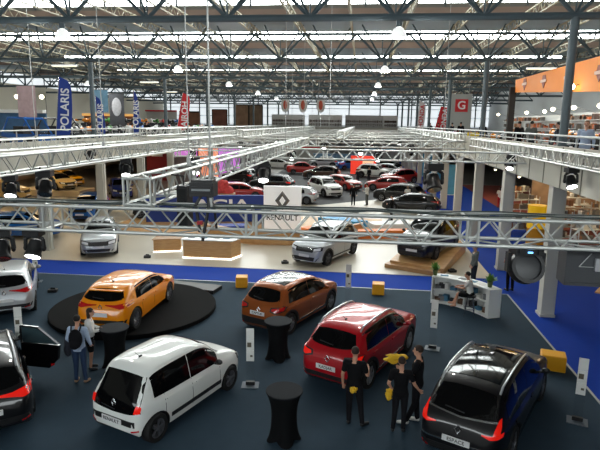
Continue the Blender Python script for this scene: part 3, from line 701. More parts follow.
def board(x, y, rz, lb):
    t = thing('info_board', lb, 'info board', (x, y, .012), rz, 'white information boards')
    MB().box((0, 0, .012), (.42, .34, .02)).build('foot_plate', mat('foot_grey', (88, 98, 108), .6), t)
    MB().box((0, .02, .06), (.22, .08, .09)).build('foot_block', BLACK, t)
    MB().box((0, .03, .75), (.20, .012, 1.36)).build('clear_panel', ag, t)
    for k in range(3):
        sh = MB().box((0, .01, .78 + .285 * k), (.19, .016, .275)).build('white_sheet', paper, t)
        if k == 1: MB().box((-.02, -.002, 1.07), (.10, .006, .12)).build('print', card, sh)
        if k == 0: MB().box((.03, -.002, .78), (.06, .006, .05)).build('print', card, sh)
board(-2.52, 12.15, .10, 'white information board between the white hatchback and the cocktail tables')
board(2.26, 15.05, -.25, 'white information board right of the red crossover')
board(-.28, 18.6, -.1, 'white information board behind the copper crossover')
board(-8.95, 12.75, .35, 'white information board by the open car door')
board(-12.75, 19.5, .35, 'white information board standing on the blue band edge, left')
board(4.95, 11.5, -.35, 'white information board right of the black family car')

# curved white counter
A_ = [(2.72, 19.25), (3.15, 19.18), (3.60, 18.92), (3.98, 18.55), (4.25, 18.18), (4.44, 17.85)]
B_ = [(2.86, 19.72), (3.33, 19.66), (3.90, 19.36), (4.36, 18.92), (4.68, 18.44), (4.88, 18.02)]
ct = thing('reception_counter', 'curved white reception counter with open shelves and plants', 'counter', (0, 0, .012))
ring = A_ + B_[::-1]
MB().prism(ring, .96, 1.0).build('counter_top', WHITE, ct); MB().prism(ring, .0, .07).build('plinth', WHITE, ct)
def lerp2(t): return [(a[0] + (b[0] - a[0]) * t, a[1] + (b[1] - a[1]) * t) for a, b in zip(A_, B_)]
MB().prism(lerp2(.08) + B_[::-1], .50, .53).build('shelf', WHITE, ct)
MB().prism(lerp2(.93) + B_[::-1], .07, .96).build('back_panel', WHITE, ct)
def wedge(i0, f0, i1, f1):
    def pt(P, f): i = int(f); i = min(i, len(P) - 2); g = f - i; return (P[i][0] + (P[i + 1][0] - P[i][0]) * g, P[i][1] + (P[i + 1][1] - P[i][1]) * g)
    return [pt(A_, f0), pt(A_, f1), pt(B_, f1), pt(B_, f0)]
for f0, f1 in ((0, .1), (4.6, 5.0)): MB().prism(wedge(0, f0, 0, f1), .07, .96).build('end_panel', WHITE, ct)
MB().prism(wedge(0, 2.45, 0, 2.5), .07, .96).build('divider', WHITE, ct)
leafm = mat('leaf_green', (96, 140, 60), .6, noise=.3, nscale=12); potm = mat('pot_glass', (90, 104, 60), .3)
def plant(x, y, z, lb):
    t = thing('potted_plant', lb, 'plant', (x, y, z), 0, 'plants on the white counter')
    MB().lathe([(.07, 0), (.10, .2), (.085, .2), (.06, .02)], 14).build('pot', potm, t, True)
    m = MB()
    for i in range(120):
        a = rnd.uniform(0, 6.28); el = rnd.uniform(.2, 1.5); L = rnd.uniform(.12, .26)
        d = Vector((math.cos(a) * math.cos(el), math.sin(a) * math.cos(el), math.sin(el))) * L; p = Vector((0, 0, .18)) + d * .3
        s = Vector((-math.sin(a), math.cos(a), 0)) * .035
        q = p + d
        m.add([p, p + d * .5 + s, q, p + d * .5 - s], [(0, 1, 2, 3)])
    m.build('leaves', leafm, t)
plant(2.86, 19.46, 1.012, 'leafy plant in a glass pot on the left end of the white counter')
plant(4.52, 18.22, 1.012, 'leafy plant on the right end of the white counter')
items = [mat('box_grey', (110, 112, 116), .6), mat('box_blue', (70, 120, 150), .6), mat('box_brown', (100, 74, 56), .7), mat('box_dark', (44, 44, 48), .7), paper]
sp = [(.45, .1, 0), (.75, .12, 3), (1.1, .1, 4), (1.55, .12, 1), (2.1, .1, 0), (2.9, .12, 1), (3.4, .1, 4), (4.1, .12, 0)]
names = ['upper shelf, left end', 'upper shelf, next to the left end', 'upper shelf, left of the divider', 'upper shelf, beside the divider on the left', 'upper shelf, at the divider', 'upper shelf, right of the divider', 'upper shelf, towards the right', 'upper shelf, right end']
def onctr(f, t):
    i = min(int(f), 4); g = f - i; a = Vector(A_[i]).lerp(Vector(A_[i + 1]), g); b = Vector(B_[i]).lerp(Vector(B_[i + 1]), g); d = Vector(A_[i + 1]) - Vector(A_[i]); return a.lerp(b, t), math.atan2(d.y, d.x)
for lev, nm in ((.542, 'upper shelf'), (.082, 'bottom shelf')):
    for q, (f, h, mi) in enumerate(sp):
        p, a = onctr(f, .5); hh = h + .06 * ((q * 7) % 3)
        tag(MB().box((p.x, p.y, lev + hh / 2), (.2, .2, hh), a).build('storage_box', items[(mi + (lev < .3) * 2) % 5]), names[q].replace('upper shelf', 'small box on the counter %s' % nm), 'box', 'things kept on the counter shelves')
for q, f in enumerate((.9, 1.5, 2.1, 2.8, 3.5)):
    p, a = onctr(f, .5)
    tag(MB().box((p.x, p.y, 1.017), (.28, .2, .01), a).build('leaflet', [items[1], paper, items[0]][q % 3]), 'leaflet lying on the white counter, %s from the left plant' % ['first', 'second', 'third', 'fourth', 'fifth'][q], 'leaflet', 'leaflets on the counter')
st = thing('bar_stool', 'high chrome bar stool under the seated woman', 'stool', (3.86, 18.0, .012))
MB().lathe([(.02, .70), (.18, .70), (.19, .73), (.18, .76)], 20).build('seat', BLACK, st, True)
for a in range(4):
    c, s_ = math.cos(a * math.pi / 2 + .5), math.sin(a * math.pi / 2 + .5); MB().tube((.12 * c, .12 * s_, .70), (.23 * c, .23 * s_, 0), .013).build('leg', CHROME, st, True)
MB().lathe([(.17, .28), (.185, .28), (.185, .30), (.17, .30)], 20, close=True).build('footrest', CHROME, st, True)

# wooden desk, bar and the sign walls of the stand behind
woodm = wood_mat('oak_veneer', (186, 140, 88), (206, 164, 112)); woodd = wood_mat('oak_dark', (160, 118, 76), (184, 142, 98))
glow = mat('strip_light', (255, 250, 235), .5, emit=3)
def desk(P, h, lb, topm=WHITE, lit=True, name='information_desk'):
    t = thing(name, lb, 'desk', (0, 0, .03))
    MB().prism(P, .06, h).build('front', woodm, t)
    cx = sum(p[0] for p in P) / len(P); cy = sum(p[1] for p in P) / len(P)
    MB().prism([(cx + (x - cx) * 1.08, cy + (y - cy) * 1.12) for x, y in P], h, h + .04).build('desk_top', topm, t)
    MB().prism([(cx + (x - cx) * 1.03, cy + (y - cy) * 1.05) for x, y in P], 0, .06).build('base_light', glow if lit else WHITE, t)
    return t
desk([(-8.2, 24.1), (-5.9, 24.1), (-5.6, 24.9), (-8.1, 25.0)], .88, 'wooden information desk with white top and glowing base strip')
desk([(-10.0, 24.95), (-8.75, 25.35), (-8.95, 26.1), (-10.1, 25.8)], .62, 'low wooden desk left of the information desk', woodd)
for q, (x, y) in enumerate(((-7.9, 24.5), (-7.3, 24.5), (-6.7, 24.6), (-6.2, 24.55))):
    tag(MB().box((x, y, .96), (.3, .2, .02)).build('leaflet', [items[0], items[1]][q % 2]), 'leaflet on the wooden information desk, %s from its left end' % ['first', 'second', 'third', 'fourth'][q], 'leaflet', 'leaflets on the wooden desk')
tag(MB().prism([(-15, 30.2), (-9.4, 29.0), (-5.6, 27.4), (-2.2, 27.7), (1.6, 31.2), (1.6, 36.6), (-15, 36.6)], .0, .034).build('wooden_floor', woodm), 'oak wood floor area behind the information desks', 'floor area', None, 'structure')
wl = thing('stand_wall', 'low curved wooden wall behind the silver crossover', 'stand wall', (0, 0, .03))
pts = [(-8.6, 29.2), (-7.0, 28.2), (-5.5, 27.6), (-3.6, 27.6), (-2.4, 28.2), (-1.0, 29.6), (.3, 31.2)]
MB().prism(pts + [(x, y + .35) for x, y in pts[::-1]], 0, .62).build('panel', woodm, wl)
MB().prism([(x, y - .03) for x, y in pts] + [(x, y + .38) for x, y in pts[::-1]], .62, .66).build('cap', woodd, wl)
org = mat('orange_laminate', (226, 122, 44), .5); bll = mat('sky_blue_laminate', (50, 150, 205), .5); bld = mat('blue_laminate', (24, 58, 150), .5)
def slabth(P, z, h, m, lb, nm='display_bench'): tag(MB().prism(P, z, z + h).build(nm, m), lb, 'bench', 'flat coloured benches of the stand')
slabth([(-3.3, 30.4), (-2.9, 30.0), (-.9, 32.3), (-1.5, 32.6)], .034, .45, org, 'orange bench beside the tall white sign')
slabth([(.0, 29.8), (3.2, 30.6), (3.2, 31.2), (.0, 30.5)], .034, .45, org, 'orange bench right of the silver crossover')
slabth([(-2.6, 34.2), (-.2, 33.0), (.6, 33.6), (-1.4, 34.9)], .034, .4, bll, 'sky blue bench behind the silver crossover')
slabth([(-8.8, 29.9), (-6.6, 30.4), (-6.8, 31.3), (-9.0, 30.7)], .034, .4, bld, 'dark blue bench in front of the blue lettered wall')
slabth([(1.0, 32.4), (3.6, 33.4), (3.2, 34.6), (.6, 33.5)], .034, .35, WHITE, 'white bench behind the orange benches')
# blue lettered wall
blue_w = mat('blue_wall', (22, 54, 134), .6)
bw = thing('brand_wall', 'dark blue wall with large white letters behind the wooden floor', 'sign', (-9.0, 33.6, .034), R(12))
MB().box((-.3, .15, .86), (8.6, .3, 1.72)).build('panel', blue_w, bw)
text('lettering', 'DACIA', 1.2, LETTER_W, bw, (-.35, -.03, 1.08), (math.pi / 2, 0, 0), .02, True).scale = (1.3, .8, 1)
# white sign with the diamond
sg = thing('brand_sign', 'tall white sign panel with a metal diamond and black lettering', 'sign', (-4.25, 29.6, .034), R(2))
MB().box((0, 0, 1.45), (2.1, .25, 2.9)).build('panel', mat('backlit_white', (240, 240, 238), .4, emit=.25), sg)  # faint emission put into the panel colour so it reads bright white
m = MB(); D = [(-.42, 0), (0, .54), (.42, 0), (0, -.54)]; d2 = [(-.17, 0), (0, .26), (.17, 0), (0, -.26)]
vs = [(x, -.13, 2.10 + z) for x, z in D] + [(x, -.13, 2.10 + z) for x, z in d2] + [((D[i][0] + d2[i][0]) / 2, -.21, 2.10 + (D[i][1] + d2[i][1]) / 2) for i in range(4)]
fs = []
for i in range(4):
    j = (i + 1) % 4; fs += [(i, j, 8 + j, 8 + i), (8 + i, 8 + j, 4 + j, 4 + i)]
m.add(vs, fs).build('diamond_emblem', mat('emblem_metal', (120, 124, 128), .3, .8), sg)
text('lettering', 'RENAULT', .44, INK, sg, (0, -.135, 1.13), (math.pi / 2, 0, 0), .004, True).scale = (.95, 1, 1)
# wooden ramp of the black crossover
rp = thing('wooden_ramp', 'oak wood ramp carrying the black crossover', 'ramp', (0, 0, .03))
def wedge_m(P, zs, m, nm):
    MB().add([(x, y, 0) for x, y in P] + [(x, y, z) for (x, y), z in zip(P, zs)], [(3, 2, 1, 0), (4, 5, 6, 7), (0, 1, 5, 4), (1, 2, 6, 5), (2, 3, 7, 6), (3, 0, 4, 7)]).build(nm, m, rp)
wedge_m([(1.5, 24.1), (3.7, 22.9), (5.5, 27.6), (3.2, 28.8)], [.30, .30, .55, .55], woodm, 'deck')
wedge_m([(1.25, 23.9), (3.5, 22.7), (3.7, 23.2), (1.5, 24.4)], [.18, .18, .18, .18], woodd, 'step')
dusterB.location = (3.45, 25.9, .44)

# small black devices and a glass easel on the cream floor
for x, y, z, lb in ((-9.9, 23.9, .03, 'small black floor box between the saloon car and the desks'), (-3.3, 23.9, .03, 'small black floor box left of the silver crossover'), (4.2, 23.6, .03, 'black folded bag on the cream floor behind the hooded visitor'),
                    (-11.4, 18.4, .012, 'small black block on the slate carpet beside the silver hatchback')):
    tag(MB().box((x, y, z + .05), (.32, .22, .1), .3).add([(x - .1, y, z + .1), (x + .1, y, z + .1), (x + .08, y + .02, z + .16), (x - .08, y + .02, z + .16), (x - .1, y + .06, z + .1), (x + .1, y + .06, z + .1)], [(0, 1, 2, 3), (3, 2, 5, 4), (0, 3, 4), (1, 5, 2)]).build('floor_box', BLACK), lb, 'floor box', 'small black boxes on the floor')

# ================================================================ LIGHTING TRUSSES
wire = mat('wire_grey', (170, 172, 170), .5, .5)
def roofz(y):
    if y < 17.5: return 12.3
    t = (y - 29.5) % 12
    return 11.88 if t < 4.5 else 11.87 + (t - 4.5) / 7.5 * 2.9
def box_truss(p, length, axis, w, h, lb, panel=.58, grp='aluminium lighting trusses', rc=.026, rb=.013, frames=2.9, dbl=True):
    t = thing('lighting_truss', lb, 'truss', p, 0, grp)
    def C(s, a, z): return (s, a, z) if axis == 'x' else (a, s, z)
    for a in (0, w):
        for z in (0, h): MB().tube(C(0, a, z), C(length, a, z), rc, n=8).build('chord', ALU, t, True)
    m = MB(); s = 0; i = 0
    while s < length - 1e-3:
        e = min(s + panel, length); mid = (s + e) / 2
        for a in (0, w): m.tube(C(s, a, 0), C(mid, a, h), rb, n=5, cap=False); m.tube(C(mid, a, h), C(e, a, 0), rb, n=5, cap=False)
        for z in (0, h): m.tube(C(s, 0 if i % 2 else w, z), C(e, w if i % 2 else 0, z), rb, n=5, cap=False)
        s = e; i += 1
    f = m; s = 0
    while s <= length + .01:
        for a in (0, w): f.tube(C(s, a, 0), C(s, a, h), rb * 1.5, n=6); f.tube(C(min(s + .14, length), a, 0), C(min(s + .14, length), a, h), rb * 1.5, n=6)
        for z in (0, h): f.tube(C(s, 0, z), C(s, w, z), rb * 1.5, n=6)
        s += frames
    f.build('bracing', ALU, t, True)
    return t
# F: front transverse truss
box_truss((-10.2, 7.0, 4.91 - .02), 16.2, 'x', .5, .345, 'long silver truss spanning the whole view in front of everything', frames=2.9)
box_truss((-3.19, 6.98, 5.285), 22.5, 'y', .38, .36, 'silver truss running away from the front truss, just left of the tall sign', panel=.62)
box_truss((-7.1, 3.0, 5.36), 26.5, 'y', .38, .36, 'silver truss running away at the left, second row from the left gallery', panel=.62)
box_truss((-12.8, 5.0, 5.32), 24.5, 'y', .38, .36, 'silver truss running away at the far left, nearest the left gallery', panel=.62)
box_truss((5.62, 9.0, 5.36), 20, 'y', .38, .36, 'silver truss running away beside the right gallery', panel=.62)
box_truss((-7.2, 20.4, 5.07), 13.2, 'x', .36, .36, 'silver cross truss in the middle distance under the long trusses', panel=.6)
box_truss((-14.9, 26.6, 4.98), 11.5, 'x', .36, .33, 'silver cross truss at the left in the middle distance', panel=.6)
farT = [(-14.6, y, 5.08, 20.5) for y in (31.5, 38, 44.5, 51, 58, 65, 73, 80)]
for i, (x, y, z, L) in enumerate(farT): box_truss((x, y, z), L, 'x', .4, .4, 'pale cross truss beyond the middle distance, %s of eight' % ORD[i], panel=1.0, rc=.032, rb=.02, frames=6)
for i, (x, y, z, L) in enumerate(farT):
    t = thing('hanging_wire', 'thin wire holding the pale cross truss, %s of eight' % ORD[i], 'wire', (-4.0, y, z + .4), 0, 'wires holding the trusses'); MB().tube((0, 0, 0), (0, 0, roofz(y) - z - .4), .012, n=5).build('strand', wire, t)
for i, x in enumerate((-13.0, -7.2, -1.4, 5.3)):
    box_truss((x, 31.0, 5.535), 50, 'y', .4, .4, 'pale truss running away beyond the middle distance, %s from the left' % ['first', 'second', 'third', 'fourth', 'fifth', 'sixth'][i], panel=1.25, rc=.032, rb=.02, frames=6)
# cables laid on the front truss
cab = mat('cable_dark', (50, 60, 58), .6)
for q, (y, z, ph) in enumerate(((7.08, 5.275, 0), (7.22, 5.26, 1), (7.36, 5.27, 2))):
    m = MB(); pts = [(-10 + .35 * i, y + .05 * math.sin(i * .7 + ph), z + .012 * math.sin(i * 1.3 + ph)) for i in range(45)]
    tag(m.path(pts, .009, 5).build('power_cable', cab, None, True), 'dark cable along the top of the front truss, %s strand' % ['front', 'middle', 'rear'][q], 'cable', 'cables on the front truss')
# hanging wires up to the roof
for q, (x, y, z1, r_, lb) in enumerate(((-2.05, 7.25, 5.26, .014, 'thin pale hanging wire at the centre holding the front truss'), (-3.05, 9.4, 5.66, .012, 'pale chain holding the truss left of the tall sign'), (5.8, 12.5, 5.72, .010, 'thin wire holding the truss beside the right gallery'),
        (-6.9, 14, 5.72, .012, 'thin wire holding the second left truss'), (-1.2, 20.6, 5.33, .012, 'thin wire holding the middle cross truss, left'), (3.0, 20.6, 5.33, .012, 'thin wire holding the middle cross truss, right'),
        (-12.6, 20, 5.68, .014, 'thin wire holding the far left truss'), (-3.05, 22, 5.66, .012, 'thin wire holding the far end of the central truss'))):
    t = thing('hanging_wire', lb, 'wire', (x, y, z1), 0, 'wires holding the trusses')
    MB().tube((0, 0, 0), (0, 0, roofz(y) - z1), r_, n=5).build('strand', wire, t)
    MB().box((0, 0, .06), (.06, .06, .12)).build('clamp', wire, t)

# ---------------------------------------------------------------- stage lights
lens_on = mat('lens_lit', (255, 255, 255), .3, emit=12); lens_off = mat('lens_dark', (34, 36, 40), .08, coat=1)
led_b = mat('led_blue', (120, 190, 255), .4, emit=2)
def moving_head():
    t = thing('moving_head_light', '', 'stage light')
    m = MB().box((0, 0, -.12), (.40, .30, .16)); m.tube((-.12, 0, -.04), (-.12, 0, .05), .03); m.tube((.12, 0, -.04), (.12, 0, .05), .03); m.box((0, 0, -.21), (.3, .22, .04)); m.build('base', BLACK, t)
    for s in (-1, 1):
        m = MB(); m.path([(s * .10, 0, -.22), (s * .22, 0, -.28), (s * .235, 0, -.50)], .045, 8); m.ell((s * .225, 0, -.5), (.05, .08, .08), 8, 6); m.build('yoke_arm', BLACK, t, True)
    Mt = Matrix.Rotation(R(-32), 3, 'X')
    h = MB().lathe([(.10, .20), (.15, .16), (.17, .02), (.17, -.12), (.19, -.16), (.19, -.22)], 20, Mt, (0, 0, -.50)); hd = h.build('head', BLACK, t, True)
    MB().lathe([(.165, -.225), (.165, -.235)], 20, Mt, (0, 0, -.50)).build('lens', lens_on, hd)
    return t
mh = moving_head(); mh_t = tree(mh)
HL = [((-4.72, 7.25, 4.87), 0, .62, 'black moving head light hanging from the front truss, second from the left edge', 1),
      ((-5.25, 7.25, 4.87), .5, .7, 'black moving head light cut off by the left edge', 0),
      ((5.8, 15.6, 5.33), .2, .8, 'lit moving head light under the right truss, nearer of the pair', 1),
      ((5.8, 21.8, 5.33), -.3, .8, 'lit moving head light under the right truss, further of the pair', 1),
      ((-6.92, 10.0, 5.34), .3, .62, 'lit moving head light at the left edge under the second left truss', 1),
      ((-6.92, 15.4, 5.34), .3, .75, 'lit moving head light above the deep blue car', 1),
      ((-6.92, 11.2, 5.34), .2, .8, 'black moving head light in front of the first left column', 0),
      ((-3.0, 16.6, 5.26), .2, .9, 'lit moving head light under the central truss', 1),
      ((-6.4, 20.55, 5.06), .2, .9, 'lit moving head light at the left end of the middle cross truss', 1),
      ((2.75, 20.6, 5.06), .2, 1.5, 'big black moving head light hanging below the middle cross truss', 0)]
for x, y, z in ((-12.5, 24, 5.3), (-10, 31.6, 5.0), (-4, 31.6, 5.0), (1, 31.6, 5.0), (-8, 38.2, 5.0), (0, 38.2, 5.0), (-3, 44.6, 5.0), (4, 44.6, 5.0), (-10, 44.6, 5.0), (-6, 51, 5.0), (1, 51, 5.0), (-2, 58, 5.0), (3.5, 38.2, 5.0), (-12, 38.2, 5), (4, 58, 5), (-9, 58, 5)):
    if y > 30: x = round(x * 2) / 2; y = min((31.5, 38, 44.5, 51, 58), key=lambda t: abs(t - y)); z = 5.01
    HL.append(((x, y, z), 0 if y > 30 else rnd.uniform(-1, 1), .95, None, rnd.random() < .6))
nfl = 0
for q, (p, rz, s, lb, on) in enumerate(HL):
    if lb is None: nfl += 1; lb = 'small stage light under the distant trusses, %s of sixteen from the front' % ORDI[nfl - 1]
    o = mh if q == 0 else dup(mh, p, rz, lb, 'moving head stage lights', mh_t, None if on else {'lens_lit': lens_off}, s)
    if q == 0: mh.location = p; mh.rotation_euler = (0, 0, rz); mh.scale = (s,) * 3; mh['label'] = lb; mh['group'] = 'moving head stage lights'
# big black light rig over the front truss
t = thing('floodlight', 'large black floodlight on stands above the front truss, left of centre', 'stage light', (-2.27, 7.25, 5.40))
m = MB().box((.12, 0, .10), (.34, .24, .19)); m.box((.12, -.13, .13), (.28, .04, .03)); m.box((.12, -.13, .06), (.28, .03, .015)); m.box((.12, 0, .21), (.30, .18, .04)); m.build('lamp_housing', BLACK, t)
MB().box((.12, -.135, .10), (.26, .02, .03)).build('lens', mat('lens_grey', (130, 134, 136), .2), t)
m = MB(); m.path([(.10, .0, .03), (.02, -.06, -.12), (.08, -.08, -.5)], .022); m.path([(.18, 0, .03), (.2, -.05, -.15), (.12, -.1, -.62)], .022); m.path([(.2, 0, .03), (.28, -.02, -.2), (.3, -.02, -.45)], .018); m.build('bracket', BLACK, t, True)
MB().box((.09, -.1, -.36), (.07, .05, .05)).build('red_clamp', mat('clamp_red', (150, 30, 40), .5), t)
t = thing('line_speaker', 'tall narrow black loudspeaker hanging behind the front truss', 'loudspeaker', (-2.60, 7.75, 4.86))
MB().prism([(-.08, -.1), (.08, -.1), (.10, .10), (-.10, .10)], 0, .62).build('cabinet', BLACK, t); MB().box((0, -.105, .31), (.13, .01, .54)).build('grille', DARK, t)
MB().tube((0, 0, .62), (0, 0, .76), .012).tube((0, 0, .76), (-.22, 0, .78), .012).build('hanger', BLACK, t)
# round moving head seen from behind at the right, below the front truss
t = thing('moving_head_light', 'round black moving head light hanging below the front truss at the right', 'stage light', (2.21, 7.2, 4.87), .1, None)
m = MB().box((0, 0, -.06), (.36, .26, .10)); m.box((-.12, -.14, -.05), (.05, .03, .05)); m.box((.13, -.14, -.05), (.05, .03, .05)); m.build('base', BLACK, t)
m = MB().lathe([(.11, -.10), (.20, -.08), (.22, 0), (.20, .10), (.08, .12)], 28, Matrix.Rotation(R(70), 3, 'X'), (0, 0, -.30)); m.build('head', mat('head_black', (26, 28, 32), .4), t, True)
m = MB().lathe([(.17, .10), (.215, .10), (.215, .14), (.17, .14)], 28, Matrix.Rotation(R(70), 3, 'X'), (0, 0, -.30), close=True); m.build('bezel_ring', BLACK, t, True)
for s in (-1, 1): MB().box((s * .225, 0, -.22), (.045, .10, .26)).build('yoke_arm', BLACK, t)
MB().box((.0, -.145, -.06), (.06, .02, .02)).build('indicator', led_b, t)
t = thing('square_speaker', 'large square black loudspeaker hanging at the right edge', 'loudspeaker', (3.24, 7.6, 4.26), -.05)
m = MB().box((0, 0, .28), (.84, .30, .50)); m.box((0, -.17, .05), (.84, .06, .04)); m.box((0, -.17, .51), (.84, .06, .04)); m.box((-.40, -.17, .28), (.04, .06, .48)); m.box((.40, -.17, .28), (.04, .06, .48)); m.build('cabinet', mat('cabinet_dark', (58, 60, 64), .6), t)
MB().box((.02, -.18, .33), (.13, .05, .17)).build('junction_box', mat('box_pale', (176, 178, 182), .4, .4), t)
MB().path([(.0, -.18, .62), (-.25, -.2, .3), (.35, -.2, .3)], .006).build('rope', wire, t)
for s in (-.25, .25): MB().tube((s, 0, .53), (s, 0, .6), .02).build('hanger', BLACK, t)

# high bay lamps and fluorescent fittings under the roof
bell_on = mat('lamp_glow', (255, 246, 230), .4, emit=5); bell_m = mat('lamp_reflector', (226, 228, 226), .3, emit=.9)
def bell():
    t = thing('high_bay_lamp', '', 'ceiling lamp'); MB().lathe([(.06, 0), (.1, -.02), (.1, -.2), (.06, -.22)], 14).build('gear_box', STEEL_DARK, t, True)
    MB().lathe([(.07, -.22), (.16, -.28), (.25, -.5), (.26, -.56), (.24, -.56), (.15, -.3)], 20, close=True).build('lamp_shade', bell_m, t, True)
    MB().ell((0, 0, -.42), .12).build('bulb', bell_on, t, True); MB().tube((0, 0, 0), (0, 0, .1), .012).build('hanger', STEEL_DARK, t); return t
bl = bell(); bt = tree(bl)
BP = [(-10.4, 18.53, 'nearest at the left'), (1.1, 18.53, 'brightest, nearest above the middle')]
for j in range(1, 5): BP += [(-10.4, 18.53 + 12 * j, '%s of the left row' % ORD[j]), (1.15, 18.53 + 12 * j, '%s of the middle row' % ORD[j])]
BP += [(12.6, 30.53, 'over the right gallery'), (-22, 30.53, 'over the left gallery, nearer'), (-22, 42.53, 'over the left gallery, further')]
for q, (x, y, lb) in enumerate(BP):
    lb = 'bell shaped high bay lamp under the roof, ' + lb; p = (x, y, 9.72)
    ld = bpy.data.lights.get('bay') or bpy.data.lights.new('bay', 'POINT'); ld.energy = 400; ld.color = (1, .96, .9); ld.shadow_soft_size = .25
    lo_ = bpy.data.objects.new('bay_light', ld); col.objects.link(lo_); lo_.location = (x, y, 9.05)
    if q == 0: bl.location = p; bl['label'] = lb; bl['group'] = 'high bay lamps'
    else: dup(bl, p, 0, lb, 'high bay lamps', bt)
tube_m = mat('tube_glow', (250, 240, 196), .5, emit=1.1)
for x, y, z, lb in ((-17.2, 30.6, 9.45, 'long fluorescent fitting above the blue flag'), (-16.9, 42.6, 9.4, 'long fluorescent fitting above the left gallery, further one'), (9.3, 30.6, 9.35, 'long fluorescent fitting over the right gallery'), (-19.5, 54.6, 9.3, 'long fluorescent fitting far over the left gallery')):
    t = thing('fluorescent_fitting', lb, 'ceiling lamp', (x, y, z), 0, 'fluorescent fittings'); MB().box((0, 0, .04), (1.5, .16, .08)).build('housing', bell_m, t); MB().box((0, 0, -.01), (1.4, .1, .03)).build('tube', tube_m, t)
    for s in (-.5, .5): MB().tube((s, 0, .08), (s, 0, .36), .008).build('hanger', wire, t)

# ================================================================ PEOPLE
def remesh(mb, vox, name, m, smooth=3):
    me = mb.mesh('tmp', m); o = bpy.data.objects.new('tmp', me)
    r = o.modifiers.new('r', 'REMESH'); r.mode = 'VOXEL'; r.voxel_size = vox; s = o.modifiers.new('s', 'SMOOTH'); s.iterations = smooth; s.factor = .5
    out = evaluate(o); bpy.data.objects.remove(o); out.name = name
    out.polygons.foreach_set('use_smooth', [True] * len(out.polygons)); out.materials.clear(); out.materials.append(m); return out
def capsule(mb, a, b, ra, rb, n=10): mb.tube(a, b, ra, rb, n=n); mb.ell(a, ra, n, 6); mb.ell(b, rb, n, 6)
BASE = dict(pel=(0, 0, .95), wai=(0, .01, 1.10), che=(0, .01, 1.32), nek=(0, -.01, 1.47), hed=(0, .02, 1.66),
            shL=(-.185, 0, 1.43), elL=(-.25, -.03, 1.15), wrL=(-.26, .05, .90), haL=(-.255, .09, .82), shR=(.185, 0, 1.43), elR=(.25, -.03, 1.15), wrR=(.26, .05, .90), haR=(.255, .09, .82),
            hiL=(-.09, 0, .92), knL=(-.10, .02, .50), anL=(-.10, -.02, .09), toL=(-.12, .13, .03), hiR=(.09, 0, .92), knR=(.10, .02, .50), anR=(.10, -.02, .09), toR=(.12, .13, .03))
CACHE = {}
